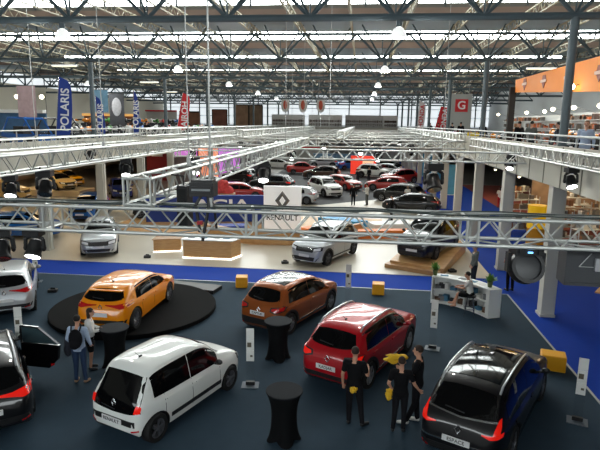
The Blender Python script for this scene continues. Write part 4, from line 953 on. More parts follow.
def person(name, label, loc, rz, pose=None, top=None, bottom=None, shoes=None, hair=None, long_hair=False, sleeves='short', skirt=False, h=1.8, vox=.016, key=None, group=None, hood=False):
    J = dict(BASE); J.update(pose or {}); J = {k: Vector(v) for k, v in J.items()}
    k_ = (key, sleeves, skirt, long_hair, hood) if key else None
    if k_ and k_ in CACHE: MS = CACHE[k_]
    else:
        MS = {}; b = MB()
        torso = [(J['hiL'].lerp(J['hiR'], .5) + Vector((0, 0, -.06)), .13, .10), (J['pel'], .16, .115), (J['wai'], .135, .10), (J['che'], .165, .115), (J['shL'].lerp(J['shR'], .5) + Vector((0, 0, -.01)), .15, .095), (J['nek'] + Vector((0, 0, .0)), .06, .06)]
        rt = (J['shR'] - J['shL']); rt.z = 0; rt.normalize(); fw = Vector((-rt.y, rt.x, 0))
        def rings(grow=0, lo=0, hi=6): return [[c + rt * (w + grow) * math.cos(a) + fw * (d + grow) * math.sin(a) for a in [2 * math.pi * i / 16 for i in range(16)]] for c, w, d in torso[lo:hi]]
        b.loft(rings()); capsule(b, J['nek'] + Vector((0, 0, -.05)), J['hed'] + Vector((0, -.01, -.06)), .058, .052)
        H = J['hed']; b.ell(H + Vector((0, 0, .02)), (.075, .095, .105), 14, 10); b.ell(H + Vector((0, .03, -.055)), (.055, .062, .06), 12, 8)
        for s in 'LR':
            capsule(b, J['sh' + s], J['el' + s], .052, .040); capsule(b, J['el' + s], J['wr' + s], .040, .027)
            capsule(b, J['hi' + s], J['kn' + s], .085, .056); capsule(b, J['kn' + s], J['an' + s], .055, .036); capsule(b, J['an' + s] + Vector((0, 0, -.03)), J['to' + s], .035, .028)
            d = (J['ha' + s] - J['wr' + s]).normalized(); b.tube(J['wr' + s], J['wr' + s] + d * .085, .03, .034, 8)
        body = remesh(b, vox, 'body', SKIN)
        # face and fingers are joined on to the body surface
        f = MB(); f.ell(H + Vector((0, .10, -.01)), (.012, .018, .024), 8, 6); f.ell(H + Vector((0, .088, -.055)), (.024, .010, .008), 8, 4, mi=1)
        for s in (-1, 1): f.ell(H + Vector((s * .078, 0, .0)), (.012, .022, .03), 8, 6); f.ell(H + Vector((s * .03, .086, .022)), (.013, .008, .009), 8, 4, mi=2)
        for s, sg_ in (('L', -1), ('R', 1)):
            w = J['wr' + s]; d = (J['ha' + s] - w).normalized(); u = d.cross(Vector((0, 1, .3))).normalized(); n_ = d.cross(u).normalized()
            for q in range(4):
                L_ = [.068, .08, .075, .06][q]; r0 = w + d * .075 + u * (.024 - .016 * q); k1 = r0 + d * L_ * .55 + n_ * .006; f.tube(r0, k1, .0095, n=6); f.tube(k1, k1 + d * L_ * .4 + n_ * .018, .009, .007, n=6)
            r0 = w + d * .03 + u * .028; f.tube(r0, r0 + d * .04 + u * .022, .011, n=6); f.tube(r0 + d * .04 + u * .022, r0 + d * .075 + u * .028, .010, .008, n=6)
        fm = f.mesh('f', [SKIN, mat('lips', (150, 84, 78), .5), INK], True)
        bm = bmesh.new(); bm.from_mesh(body); bm.from_mesh(fm); bm.to_mesh(body); bm.free(); body.materials.append(MATS['lips']); body.materials.append(INK)
        MS['body'] = body
        # clothes
        c = MB(); c.loft(rings(.016, 0 if not skirt else 1, 5)); c.ell(J['nek'] + Vector((0, 0, -.06)), (.135, .10, .055), 12, 6); capsule(c, J['shL'] + Vector((.02, 0, 0)), J['shR'] + Vector((-.02, 0, 0)), .068, .068)
        for s in 'LR':
            if sleeves == 'short': e = J['sh' + s].lerp(J['el' + s], .62); capsule(c, J['sh' + s], e, .070, .060)
            else: capsule(c, J['sh' + s], J['el' + s], .070, .054); capsule(c, J['el' + s], J['wr' + s], .054, .040)
        if hood: c.ell(J['nek'] + Vector((0, -.07, -.01)), (.12, .08, .07), 12, 6)
        MS['shirt'] = remesh(c, vox, 'shirt', WHITE)
        c = MB()
        if skirt:
            kn = J['knL'].lerp(J['knR'], .5); hp = J['pel']; e = hp.lerp(kn, .85) if abs(kn.z - hp.z) > .2 else hp.lerp(kn, .8)
            c.loft([[cc + rt * w * math.cos(a) + fw * dd * math.sin(a) for a in [2 * math.pi * i / 16 for i in range(16)]] for cc, w, dd in ((hp + Vector((0, 0, .1)), .15, .115), (hp, .18, .14))])
            for s in 'LR': capsule(c, J['hi' + s], J['hi' + s].lerp(J['kn' + s], .75), .105, .092)
            c.ell(hp.lerp(e, .5), (.16, .12, .12), 12, 8)
        else:
            c.loft(rings(.012, 0, 2))
            for s in 'LR': capsule(c, J['hi' + s], J['kn' + s], .098, .068); capsule(c, J['kn' + s], J['an' + s], .068, .052)
        MS['skirt' if skirt else 'trousers'] = remesh(c, vox, 'trousers', WHITE)
        for s in 'LR':
            c = MB(); capsule(c, J['an' + s] + Vector((0, -.02, -.035)), J['to' + s] + Vector((0, .01, .0)), .046, .036); MS['shoe' + s] = c.mesh('shoe', WHITE, True)
        c = MB(); c.ell(H + Vector((0, -.014, .048)), (.086, .10, .092), 14, 10)
        if long_hair: c.ell(H + Vector((0, -.05, -.06)), (.085, .06, .15), 12, 8)
        MS['hair'] = remesh(c, vox, 'hair', WHITE)
        # trim the hair off the face
        bm = bmesh.new(); bm.from_mesh(MS['hair']); hx_ = H.y
        bmesh.ops.delete(bm, geom=[v for v in bm.verts if v.co.y > hx_ + .055 and v.co.z < H.z + .065], context='VERTS'); bm.to_mesh(MS['hair']); bm.free()
        if k_: CACHE[k_] = MS
    t = thing(name, label, 'person', loc, rz, group); t.scale = (h / 1.8,) * 3
    cols = dict(body=None, shirt=top, trousers=bottom, skirt=bottom, shoeL=shoes, shoeR=shoes, hair=hair)
    for kk, me in MS.items():
        o = link({'shoeL': 'shoe', 'shoeR': 'shoe'}.get(kk, kk), me, t)
        if cols[kk] is not None: o.material_slots[0].link = 'OBJECT'; o.material_slots[0].material = cols[kk]
    return t
def cl(n, c, r=.9): return mat('cloth_' + n, c, r, spec=.15)
C_blk, C_blk2, C_wht, C_lblue, C_jean, C_grey, C_dk, C_red, C_tan = cl('black', (17, 17, 20)), cl('soft_black', (24, 24, 28)), cl('white', (220, 218, 214)), cl('light_blue', (160, 176, 200)), cl('denim', (44, 60, 88)), cl('grey', (92, 96, 94)), cl('charcoal', (44, 46, 54)), cl('red', (170, 40, 50)), cl('tan', (150, 120, 90))
H_br, H_dk, H_lt = mat('hair_brown', (44, 30, 22), .85), mat('hair_dark', (16, 12, 10), .8), mat('hair_fair', (120, 92, 66), .6)
S_blk, S_wht, S_tan = mat('shoe_black', (20, 20, 22), .5), mat('shoe_white', (214, 212, 208), .5), mat('shoe_tan', (150, 120, 96), .6)
yel = mat('yellow_cloth', (226, 180, 40), .8)
p1 = person('person', 'person in black T-shirt and trousers standing behind the red crossover', (.03, 10.72, .012), R(-12), dict(elR=(.27, .05, 1.17), wrR=(.24, .28, 1.20), haR=(.22, .36, 1.23), knR=(.14, .04, .5), anR=(.20, .0, .09), toR=(.30, .12, .03), anL=(-.10, .02, .09), toL=(-.12, .17, .03)), C_blk, C_blk2, S_blk, H_br, h=1.8, vox=.013)
p2 = person('person', 'person in black T-shirt seen from behind holding a yellow cloth at the hip', (1.0, 10.62, .012), R(-5), dict(elL=(-.27, -.06, 1.16), wrL=(-.21, .06, 1.0), haL=(-.18, .10, .93), elR=(.30, .02, 1.16), wrR=(.40, .14, .98), haR=(.45, .18, .92), anL=(-.13, -.06, .09), toL=(-.15, .1, .03)), C_blk, C_blk2, S_blk, H_br, h=1.68, vox=.013)
p3 = person('person', 'person in black with white trainers raising a yellow cloth, beside the black family car', (1.38, 10.95, .012), R(75), dict(elL=(-.26, .10, 1.18), wrL=(-.16, .34, 1.24), haL=(-.12, .42, 1.27), elR=(.27, -.04, 1.15), wrR=(.24, .10, .93), haR=(.22, .16, .88), anL=(-.10, .18, .09), toL=(-.13, .34, .03)), C_blk, C_blk2, S_wht, H_br, h=1.82, vox=.013)
def rag(P, s, lb, rz=0):
    m = MB(); n = 9; vs = []
    for j in range(n):
        for i in range(n):
            u, v = i / (n - 1) - .5, j / (n - 1) - .5
            vs.append((P[0] + (u * math.cos(rz) + .15 * math.sin(7 * v)) * s[0], P[1] + (u * math.sin(rz)) * s[0] + .02 * math.sin(9 * u + 5 * v), P[2] + v * s[1] * (1 - .5 * abs(u)) + .02 * math.sin(11 * u)))
    fs = [(j * n + i, j * n + i + 1, (j + 1) * n + i + 1, (j + 1) * n + i) for j in range(n - 1) for i in range(n - 1)]
    o = m.add(vs, fs).build('cloth', yel, None, True); md = o.modifiers.new('t', 'SOLIDIFY'); md.thickness = .035; tag(o, lb, 'cloth', 'yellow polishing cloths')
rag((.90, 11.12, 1.42), (.42, .20), 'yellow polishing cloth held out in a raised hand', .2)
rag((.78, 10.70, .80), (.14, .26), 'yellow polishing cloth hanging from the hand at the hip')
rag((.02, 10.60, .90), (.12, .12), 'yellow polishing cloth tucked at the waist of the person behind the red crossover')
p4 = person('person', 'person with light blue shirt, jeans and a black backpack seen from behind', (-6.72, 11.75, .012), R(5), dict(elL=(-.27, .0, 1.17), wrL=(-.23, .14, .98), haL=(-.2, .2, .93), elR=(.26, .0, 1.16), wrR=(.24, .16, .97), haR=(.22, .22, .92), anR=(.14, -.02, .09), toR=(.18, .1, .03)), C_lblue, C_jean, S_tan, H_dk, sleeves='long', h=1.76, vox=.013)
bp = thing('backpack', 'black backpack worn by the person in the light blue shirt', 'backpack', (-6.72, 11.75, .012), R(5))
m = MB().ell((.03, -.20, 1.22), (.17, .11, .25), 14, 10); m.ell((.03, -.29, 1.10), (.12, .05, .12), 12, 8); remesh(m, .016, 'pack', C_blk)
link('pack', remesh(m, .016, 'pack', cl('pack_black', (18, 18, 22))), bp)
for s in (-1, 1): MB().path([(s * .10, -.13, 1.38), (s * .12, -.06, 1.50), (s * .13, .06, 1.48), (s * .13, .125, 1.34), (s * .13, .10, 1.14)], .018).build('strap', C_blk, bp, True)
jk = tag(MB().ell((-7.02, 11.86, 1.02), (.11, .13, .30), 12, 10).ell((-7.05, 11.84, .82), (.10, .10, .18), 10, 8).build('jacket', C_dk, None, True), 'dark jacket hanging over the arm of the backpack wearer', 'jacket')
p5 = person('person', 'person with long brown hair, white blouse and black skirt at the cocktail table', (-6.82, 12.5, .012), R(-65), dict(elL=(-.22, .08, 1.18), wrL=(-.08, .27, 1.14), haL=(-.02, .34, 1.14), elR=(.22, .08, 1.18), wrR=(.10, .27, 1.14), haR=(.04, .34, 1.15), hed=(0, .05, 1.65)), C_wht, C_blk, S_blk, H_br, True, 'long', True, 1.68, .013)
tag(MB().box((-6.27, 12.80, 1.10), (.08, .15, .012), -.3).build('phone', CHROME), 'phone held over the cocktail table by the person in the white blouse', 'phone')
seat = dict(pel=(0, 0, .84), wai=(0, .03, .98), che=(0, .07, 1.20), nek=(0, .09, 1.36), hed=(0, .15, 1.53), shL=(-.17, .07, 1.31), shR=(.17, .07, 1.31), elL=(-.2, .22, 1.08), wrL=(-.12, .42, 1.06), haL=(-.1, .5, 1.06), elR=(.2, .22, 1.08), wrR=(.14, .42, 1.06), haR=(.12, .5, 1.06),
            hiL=(-.09, .02, .82), knL=(-.09, .44, .80), anL=(-.07, .52, .40), toL=(-.06, .64, .32), hiR=(.09, .02, .82), knR=(.09, .44, .78), anR=(.03, .60, .44), toR=(.02, .74, .40))
p6 = person('person', 'person in white top and dark skirt seated on the bar stool at the white counter', (3.86, 18.0, .0), R(68), seat, C_wht, C_blk, SKIN, H_dk, False, 'short', True, 1.7, .015)
p7 = person('person', 'person in grey hooded top standing behind the white counter', (4.68, 21.5, .012), R(100), dict(elL=(-.24, .03, 1.16), wrL=(-.2, .16, .95), haL=(-.18, .2, .88)), C_grey, C_dk, S_blk, H_dk, sleeves='long', h=1.75, hood=True, vox=.018)
p8 = person('person', 'person in dark shirt standing on the blue aisle beside the first columns', (6.02, 21.2, .012), R(15), dict(elL=(-.27, .02, 1.18), wrL=(-.2, .2, 1.08), haL=(-.14, .26, 1.08)), C_dk, C_blk, S_blk, H_br, sleeves='short', h=1.85, vox=.018)
# visitors further back share the same standing figures
def vis(x, y, z, rz, top, bot, hair, lb, key='a', h=1.75, sl='long', long_=False, grp='visitors further back'):
    pose = {'a': None, 'b': dict(elL=(-.25, .05, 1.17), wrL=(-.12, .27, 1.16), haL=(-.08, .35, 1.18), elR=(.25, .05, 1.17), wrR=(.1, .27, 1.14), haR=(.06, .35, 1.14)), 'c': dict(anL=(-.1, .22, .09), toL=(-.12, .37, .04), knL=(-.1, .16, .5), anR=(.1, -.25, .1), toR=(.1, -.1, .03), knR=(.1, -.06, .5))}[key]
    person('person', lb, (x, y, z), rz, pose, top, bot, S_blk, hair, long_, sl, h=h, vox=.024, key=key, group=grp)
vis(-.45, 42.5, .02, 0, C_blk, C_blk, H_dk, 'person in black suit, left of the pair talking on the pale floor', 'a')
vis(.62, 42.7, .02, R(60), C_wht, C_grey, H_br, 'person in white shirt, right of the pair talking on the pale floor', 'b')
vis(3.8, 42.9, .02, R(20), C_wht, C_dk, H_lt, 'person with fair hair and white top beside the black car', 'b', 1.65, 'short', True)
vis(2.2, 35.9, .034, R(70), C_blk, C_blk, H_dk, 'person in black bending over the stand behind the orange bench', 'b')
vis(-2.6, 60.0, .02, R(40), C_blk, C_blk, H_dk, 'person in black standing near the dark brown car')
vis(-.2, 57.0, .02, R(40), C_dk, C_dk, H_dk, 'person in charcoal between the two red cars', 'b')
vis(1.0, 59.5, .02, R(140), C_blk, C_dk, H_br, 'person in black behind the right red car', 'a')
vis(4.6, 62.0, .02, R(180), C_lblue, C_jean, H_dk, 'person in light blue near the distant white car', 'c')
vis(11.0, 43.5, .014, R(0), C_wht, C_red, H_dk, 'person in white top and red skirt on the russet floor', 'b', 1.68, 'short', True)
vis(12.8, 41.5, .014, R(30), C_wht, C_blk, H_dk, 'person in white shirt and black trousers on the russet floor', 'a')
vis(13.6, 42.5, .014, R(-30), C_wht, C_blk, H_br, 'person in white shirt serving on the russet floor', 'b')
GZ = 4.855
vis(7.35, 18.9, GZ, R(150), C_lblue, C_lblue, H_lt, 'person in pale blue denim leaning at the right gallery rail', 'a', 1.78)
vis(7.9, 26.6, GZ, R(-30), C_grey, C_dk, H_dk, 'person in grey checked shirt on the right gallery', 'a', 1.8)
vis(7.9, 28.6, GZ, R(20), C_blk, C_blk, H_dk, 'person in black beside the dark banner post on the right gallery', 'a', 1.8)
vis(8.2, 24.0, GZ, R(70), C_dk, C_red, H_dk, 'person in charcoal with red trousers on the right gallery', 'c', 1.75)
vis(7.7, 36.0, GZ, R(10), C_blk, C_dk, H_dk, 'person in black at the rail left of the yellow notice', 'a', 1.78)
vis(8.2, 38.4, GZ, R(160), C_tan, C_blk, H_br, 'person in tan at the rail left of the yellow notice', 'b', 1.72)
vis(8.0, 45.5, GZ, R(0), C_blk, C_blk, H_dk, 'person in black under the red square sign, right one', 'a', 1.8)
vis(7.8, 48.5, GZ, R(40), C_dk, C_jean, H_dk, 'person in charcoal under the red square sign, left one', 'b', 1.75)
vis(7.8, 57.0, GZ, R(40), C_red, C_dk, H_dk, 'person in red top beside the red flags', 'a', 1.75)
vis(8.1, 66.0, GZ, R(10), C_blk, C_dk, H_dk, 'person in black on the far part of the right gallery', 'c', 1.75)
LZ = 4.655
vis(-17.2, 39.0, LZ, R(60), C_wht, C_jean, H_dk, 'person in white top behind the blue flag on the left gallery', 'a', 1.7)
vis(-17.0, 42.0, LZ, R(0), C_blk, C_dk, H_dk, 'person in black near the first left roof post', 'b', 1.78)
vis(-17.6, 52.0, LZ, R(100), C_dk, C_dk, H_br, 'person in charcoal among the motorcycles on the left gallery', 'c', 1.75)

# ================================================================ GALLERY DISPLAYS
def motorcycle():
    t = thing('motorcycle', '', 'motorcycle')
    M = Matrix.Rotation(math.pi / 2, 3, 'X')
    wm = MB().lathe([(.24, -.05), (.29, -.06), (.32, 0), (.29, .06), (.24, .05)], 20, M, close=True).tube((-.25, 0, 0), (.25, 0, 0), .01).tube((0, 0, -.25), (0, 0, .25), .01).mesh('wheel', DARK, True)
    for x in (-.68, .70): w = link('wheel', wm, t); w.location = (x, 0, .32)
    m = MB().box((0, 0, .42), (.42, .26, .32)); m.tube((-.68, .1, .32), (-.05, .1, .45), .03); m.tube((-.68, -.1, .32), (-.05, -.1, .45), .03); m.tube((.70, .08, .32), (.48, .08, .95), .025); m.tube((.70, -.08, .32), (.48, -.08, .95), .025); m.tube((.1, .14, .32), (-.7, .18, .38), .045)
    m.build('frame', mat('engine_grey', (60, 62, 66), .4, .5), t)
    m = MB().ell((.14, 0, .80), (.30, .15, .15), 12, 8); m.ell((.58, 0, .82), (.16, .16, .22), 10, 8); m.ell((.70, 0, .64), (.22, .07, .06), 10, 6); m.ell((-.55, 0, .80), (.25, .10, .08), 10, 6); m.build('fairing', P_orange, t, True)
    MB().ell((-.26, 0, .84), (.30, .13, .07), 12, 6).build('seat', BLACK, t, True); MB().path([(.42, .36, 1.02), (.50, .1, 1.0), (.50, -.1, 1.0), (.42, -.36, 1.02)], .018).build('handlebar', BLACK, t); return t
tag(MB().box((10.4, 22.5, GZ + .2), (3.0, 18, .4)).build('display_plinth', mat('plinth_grey', (150, 146, 140), .6)), 'long low plinth carrying the motorcycles on the right gallery', 'plinth')
tag(MB().box((13.0, 20.4, GZ + .24), (2.2, 12.4, .48)).build('display_plinth', MATS['plinth_grey']), 'second plinth with motorcycles in front of the right shelving', 'plinth')
tag(MB().box((-18.9, 50.5, LZ + .2), (2.9, 34, .4)).build('display_plinth', MATS['plinth_grey']), 'long low plinth carrying the motorcycles on the left gallery', 'plinth')
tag(MB().box((-22, 53.5, LZ + .47), (2.6, 26.5, .94)).build('display_plinth', MATS['plinth_grey']), 'higher plinth at the back of the left gallery carrying motorcycles', 'plinth')
mc = motorcycle(); mt = tree(mc); q = 0
P_green = paint('green', (60, 130, 50)); cyc = [P_orange, P_black, P_dred, P_white, P_blue, P_black, P_green]
spots = [(9.7 + 1.4 * (i % 2), 15.0 + 1.15 * i, GZ, 'right') for i in range(14)] + [(-18.1 - 1.6 * (i % 2), 34.5 + 1.5 * i, LZ, 'left') for i in range(22)] + [(9.5 + (i % 2), 40 + 2.2 * i, GZ, 'right') for i in range(6)] + [(-22.0, 41.5 + 1.6 * i, LZ + .55, 'left') for i in range(16)] + [(13.0, 15.2 + 1.3 * i, GZ + .5, 'right') for i in range(9)]
cnt = {'left': 0, 'right': 0}; cn = ['orange', 'black', 'red', 'white', 'blue', 'black', 'green']
for i, (x, y, z, sd) in enumerate(spots):
    c = [0, 5, 0, 1, 0, 2][i % 6] if sd == 'right' else (i * 3) % 7; cnt[sd] += 1; z += .4 if not ((sd == 'right' and y > 35) or x > 11.5) else 0
    lb = '%s motorcycle on the %s gallery, %s of its row from the viewer' % (cn[c], sd, ORDI[cnt[sd] - 1]); rz = rnd.uniform(-.15, .25) if x > 11.5 or x < -21 else rnd.uniform(1.4, 1.75)
    if i == 0: mc.location = (x, y, z); mc.rotation_euler = (0, 0, rz); mc['label'] = lb; mc['group'] = 'motorcycles on the galleries'
    else: dup(mc, (x, y, z), rz, lb, 'motorcycles on the galleries', mt, {'paint_orange': cyc[c]})
# blue off-road buggies at the left
def buggy(x, y, rz, lb, pm):
    t = thing('buggy', lb, 'buggy', (x, y, LZ), rz, 'off-road buggies'); M = Matrix.Rotation(math.pi / 2, 3, 'X')
    for sx in (-1, 1):
        for sy in (-1, 1): MB().lathe([(.18, -.13), (.34, -.13), (.36, 0), (.34, .13), (.18, .13)], 18, M, (sx * 1.0, sy * .65, .36)).build('wheel', DARK, t, True)
    MB().prism([(-1.3, -.5), (1.3, -.45), (1.5, 0), (1.3, .45), (-1.3, .5)], .45, .85).build('body', pm, t)
    m = MB()
    for s in (-1, 1): m.path([(1.0, s * .5, .85), (.45, s * .5, 1.55), (-.7, s * .5, 1.6), (-1.2, s * .5, .85)], .04)
    for p in ((.45, 1.55), (-.7, 1.6)): m.tube((p[0], -.5, p[1]), (p[0], .5, p[1]), .04)
    m.build('roll_cage', pm, t, True); t.scale = (1.15,) * 3; MB().box((-.1, 0, 1.0), (.7, .9, .4)).build('seats', BLACK, t); MB().box((-.1, 0, 1.6), (1.1, 1.0, .04)).build('roof', pm, t)
buggy(-18.2, 28.2, R(-20), 'blue off-road buggy with roll cage on the left gallery, nearer', P_blue)
buggy(-18.4, 31.8, R(-10), 'dark off-road buggy with roll cage on the left gallery, further', P_black)
# feather flags
def flag(x, y, z, h, w, m, s, lb, lean=.12, rz=0, tcol=LETTER_W, sz=.6):
    t = thing('feather_flag', lb, 'flag', (x, y, z), rz, 'feather flags on the galleries')
    MB().tube((-.0, 0, 0), (lean * .8, 0, h), .025).build('pole', CHROME, t); MB().lathe([(.25, 0), (.25, .04)], 16).build('base', BLACK, t)
    vs = []; n = 12
    for j in range(n + 1):
        k = j / n; zz = h * .2 + h * .8 * k; x0 = lean * .8 * zz / h; ww = w * (1 if k < .72 else max(.05, math.sqrt(max(0, 1 - ((k - .72) / .28) ** 2))))
        vs += [(x0, -.01, zz), (x0 + ww + .06 * math.sin(k * 5), -.01, zz + .12 * ww)]
    for v in vs[:]: vs.append((v[0], .01, v[2]))
    N = 2 * (n + 1); fs = []
    for j in range(n): fs += [(2 * j, 2 * j + 1, 2 * j + 3, 2 * j + 2), (N + 2 * j + 2, N + 2 * j + 3, N + 2 * j + 1, N + 2 * j), (2 * j, 2 * j + 2, N + 2 * j + 2, N + 2 * j), (2 * j + 1, N + 2 * j + 1, N + 2 * j + 3, 2 * j + 3)]
    fs += [(0, N, N + 1, 1), (2 * n, 2 * n + 1, N + 2 * n + 1, N + 2 * n)]
    f = MB().add(vs, fs).build('sail', m, t)
    if s: text('lettering', s, sz, tcol, f, (lean * .5 + w * .52, -.02, h * .56), (math.pi / 2, R(-90 + 4), 0), .003, True)
fb = mat('flag_blue', (30, 62, 150), .7); frd = mat('flag_red', (206, 44, 52), .7)
flag(-17.1, 28.9, LZ, 4.1, .75, fb, 'POLARIS', 'large blue feather flag with white lettering on the left gallery', .55, .25, sz=.62)
flag(-16.9, 33.7, LZ, 3.3, .42, fb, 'POLARIS', 'narrow blue feather flag right of the first left roof post', -.1, .2, sz=.5)
flag(-16.7, 38.6, LZ, 3.9, .36, fb, 'POLARIS', 'narrow blue feather flag further along the left gallery', .2, .2, sz=.55)
flag(-17.0, 48.6, LZ, 4.3, .85, frd, 'AIROH', 'leaning red feather flag along the left gallery', 1.0, .1, sz=.75)
flag(7.4, 58.5, GZ, 3.4, 1.3, frd, 'HONDA', 'leaning red feather flag on the right gallery beside the roof post', .9, 0, sz=.7)
flag(9.4, 58.0, GZ, 3.9, .7, frd, '', 'red feather flag behind the roof post on the right gallery', .8, .1)
flag(7.2, 74.0, GZ, 4.6, .9, mat('flag_white', (232, 226, 226), .7), 'HONDA', 'white feather flag with red letters on the right gallery', .4, 0, frd, .8)
# hanging banners over the left gallery
for x, y, w_, h_, c, lb in ((-22.2, 34.5, 1.3, 2.2, (150, 130, 132), 'hanging dusky picture banner at the left edge'), (-19.0, 38.5, 1.1, 1.6, (130, 176, 205), 'hanging pale blue banner behind the first left roof post'), (-20.3, 43.9, 1.3, 2.6, (66, 70, 76), 'hanging black banner with a grey emblem')):
    t = thing('hanging_banner', lb, 'banner', (x, y, 8.6), 0, 'banners hanging over the left gallery')
    MB().box((0, 0, -h_ / 2), (w_, .02, h_)).build('cloth', mat('banner_%d' % c[0], c, .8, noise=.35, nscale=2.5), t); MB().tube((-w_ / 2, 0, 0), (w_ / 2, 0, 0), .02).build('top_bar', CHROME, t)
    for s in (-1, 1): MB().tube((s * w_ * .4, 0, 0), (s * w_ * .4, 0, roofz(y) - 8.6), .006, n=4).build('cord', wire, t)
    if c[0] == 66: MB().ell((0, -.03, -h_ * .42), (.42, .02, .75), 16, 10).build('emblem', mat('emblem_grey', (176, 180, 186), .6, noise=.4, nscale=5), t)
# stall backdrops at the left
def stall(x, y, w_, h_, m, lb, z, rz=0, head=None):
    t = thing('stall_backdrop', lb, 'stall', (x, y, z), rz, 'stall backdrops on the galleries'); MB().box((0, 0, h_ / 2), (w_, .12, h_)).build('panel', m, t)
    if head: MB().box((0, -.2, h_ + .12), (w_, .5, .24)).build('header', head, t)
    return t
stall(-25.0, 38.0, 4.0, 2.2, mat('backdrop_blue', (66, 104, 140), .7, noise=.35, nscale=3), 'blue patterned stall backdrop at the left', LZ, 0, WHITE)
stall(-30.5, 38.5, 6.0, 2.4, mat('backdrop_cream', (188, 176, 150), .7, noise=.2, nscale=2), 'cream stall backdrop at the left edge', LZ, 0, glow)
stall(-26.6, 56.0, 6.0, 2.2, mat('backdrop_rust', (120, 80, 56), .7, noise=.4, nscale=2), 'brown stall with a lit orange header on the left gallery', LZ, 0, mat('header_amber', (236, 176, 100), .5, emit=.7))
stall(-31.5, 84.0, 5.0, 3.2, mat('backdrop_white', (214, 212, 206), .7, noise=.1, nscale=2), 'white stall wall far along the left gallery', LZ, 0, frd)
stall(-29, 90.5, 3.4, 3.2, mat('poster_a', (140, 96, 70), .7, noise=.5, nscale=1.2), 'brown poster wall at the far end of the left gallery', LZ, 0, INK)
# picture walls on the far gallery
for x, w_, h_, c, lb in ((-24.2, 2.6, 3.6, (128, 78, 66), 'framed red and brown poster at the far end, left'), (-20.3, 2.3, 4.4, (150, 118, 92), 'large brown picture panel at the far end, left half'), (-17.9, 2.3, 4.4, (126, 104, 84), 'large brown picture panel at the far end, right half')):
    t = thing('picture_panel', lb, 'picture panel', (x, 92.0, LZ), 0, 'picture panels on the far gallery')
    MB().box((0, 0, h_ / 2 + .2), (w_, .1, h_)).build('print', mat('print_%d' % c[0], c, .7, noise=.7, nscale=.9), t); f = MB()
    for s in (-1, 1): f.box((s * w_ / 2, 0, h_ / 2 + .2), (.14, .16, h_))
    f.box((0, 0, h_ + .2), (w_, .16, .14)); f.box((0, 0, .1), (w_, .16, .2)); f.build('picture_frame', INK, t)
for i, (x, w_, m_, lb) in enumerate(((-12.2, 5.6, mat('stall_pale', (204, 204, 202), .6), 'white stall wall with goods at the far end, left'), (-6.0, 5.6, mat('stall_white', (216, 216, 214), .6), 'white stall wall with dark goods at the far end, middle'), (.4, 6.2, mat('stall_grey', (170, 170, 170), .6, noise=.2, nscale=2), 'grey stall wall with goods at the far end, right of the middle'), (4.7, 2.4, MATS['stall_pale'], 'short white stall wall at the far end, right'))):
    t = stall(x, 91, w_, 3.0, m_, lb, 4.75)
    g = MB()
    if 1:
        for k in range(40): g.box((-w_ / 2 + .3 + (k % 20) * (w_ - .6) / 19, -.15, .5 + .6 * (k // 20)), (.18, .12, rnd.uniform(.2, .42)))
        g = MB().add([(a, b, c + .9) for a, b, c in g.v], g.f)
        o = g.build('goods', mat('goods_dark', (84, 66, 58), .7, noise=.6, nscale=3), t); o['kind'] = 'stuff'
for i, x in enumerate((-12.5, -9.6, -6.7)):
    t = thing('feather_flag', 'white far flag with a red oval, %s of three before the end windows' % ['left', 'middle', 'right'][i], 'flag', (x, 89.5, 4.75), 0, 'three oval flags at the far end')
    MB().tube((0, 0, 0), (0, 0, 4.4), .03).build('pole', CHROME, t); MB().ell((0, 0, 4.5), (.72, .05, 1.2), 16, 12).build('sail', mat('sail_white', (230, 226, 222), .7), t, True); MB().ell((0, -.05, 4.5), (.34, .03, .75), 14, 10).build('oval', mat('oval_red', (214, 96, 70), .7), t, True)
# right gallery: orange banner, shop walls, signs
orange_b = mat('banner_orange', (240, 138, 30), .6, noise=.05, nscale=2)
ob = thing('orange_banner', 'long orange banner with shield emblems over the right gallery', 'banner', (0, 0, 0))
OY0, OY1, OX = 34.2, 13.0, 9.0
def oz(t): return 8.35 - 1.1 * t, 9.08
vs = []
for t_ in (0, 1): y = OY0 + (OY1 - OY0) * t_; lo, hi = oz(t_); vs += [(OX, y, lo), (OX, y, hi), (OX + .1, y, lo), (OX + .1, y, hi)]
MB().add(vs, [(0, 1, 5, 4), (2, 6, 7, 3), (0, 4, 6, 2), (1, 3, 7, 5), (0, 2, 3, 1), (4, 5, 7, 6)]).build('cloth', orange_b, ob)
sh_m = mat('shield_brown', (150, 78, 60), .6)
for k in range(7):
    t_ = (k + .6) / 6.5; y = OY0 + (OY1 - OY0) * t_; zc = sum(oz(t_)) / 2 + .05
    e = MB(); D = [(-.33, 0), (-.2, .28), (.2, .28), (.33, 0), (0, -.36)]
    e.add([(OX - .03, y + a, zc + b) for a, b in D] + [(OX - .005, y + a, zc + b) for a, b in D], [(0, 1, 2, 3, 4), (9, 8, 7, 6, 5)] + [(i, (i + 1) % 5, 5 + (i + 1) % 5, 5 + i) for i in range(5)])
    o = e.build('shield_emblem', sh_m, ob); MB().box((OX - .04, y, zc), (.02, .84, .13)).build('emblem_bar', mat('bar_pale', (226, 190, 170), .6), o)
t = thing('banner_post', 'dark square post carrying the left end of the orange banner', 'post', (OX - .1, OY0 + .1, GZ)); MB().box((0, 0, 1.9), (.34, .34, 3.8)).build('shaft', cl('post', (58, 54, 52)), t); MB().box((0, 0, .03), (.5, .5, .06)).build('foot', BLACK, t)
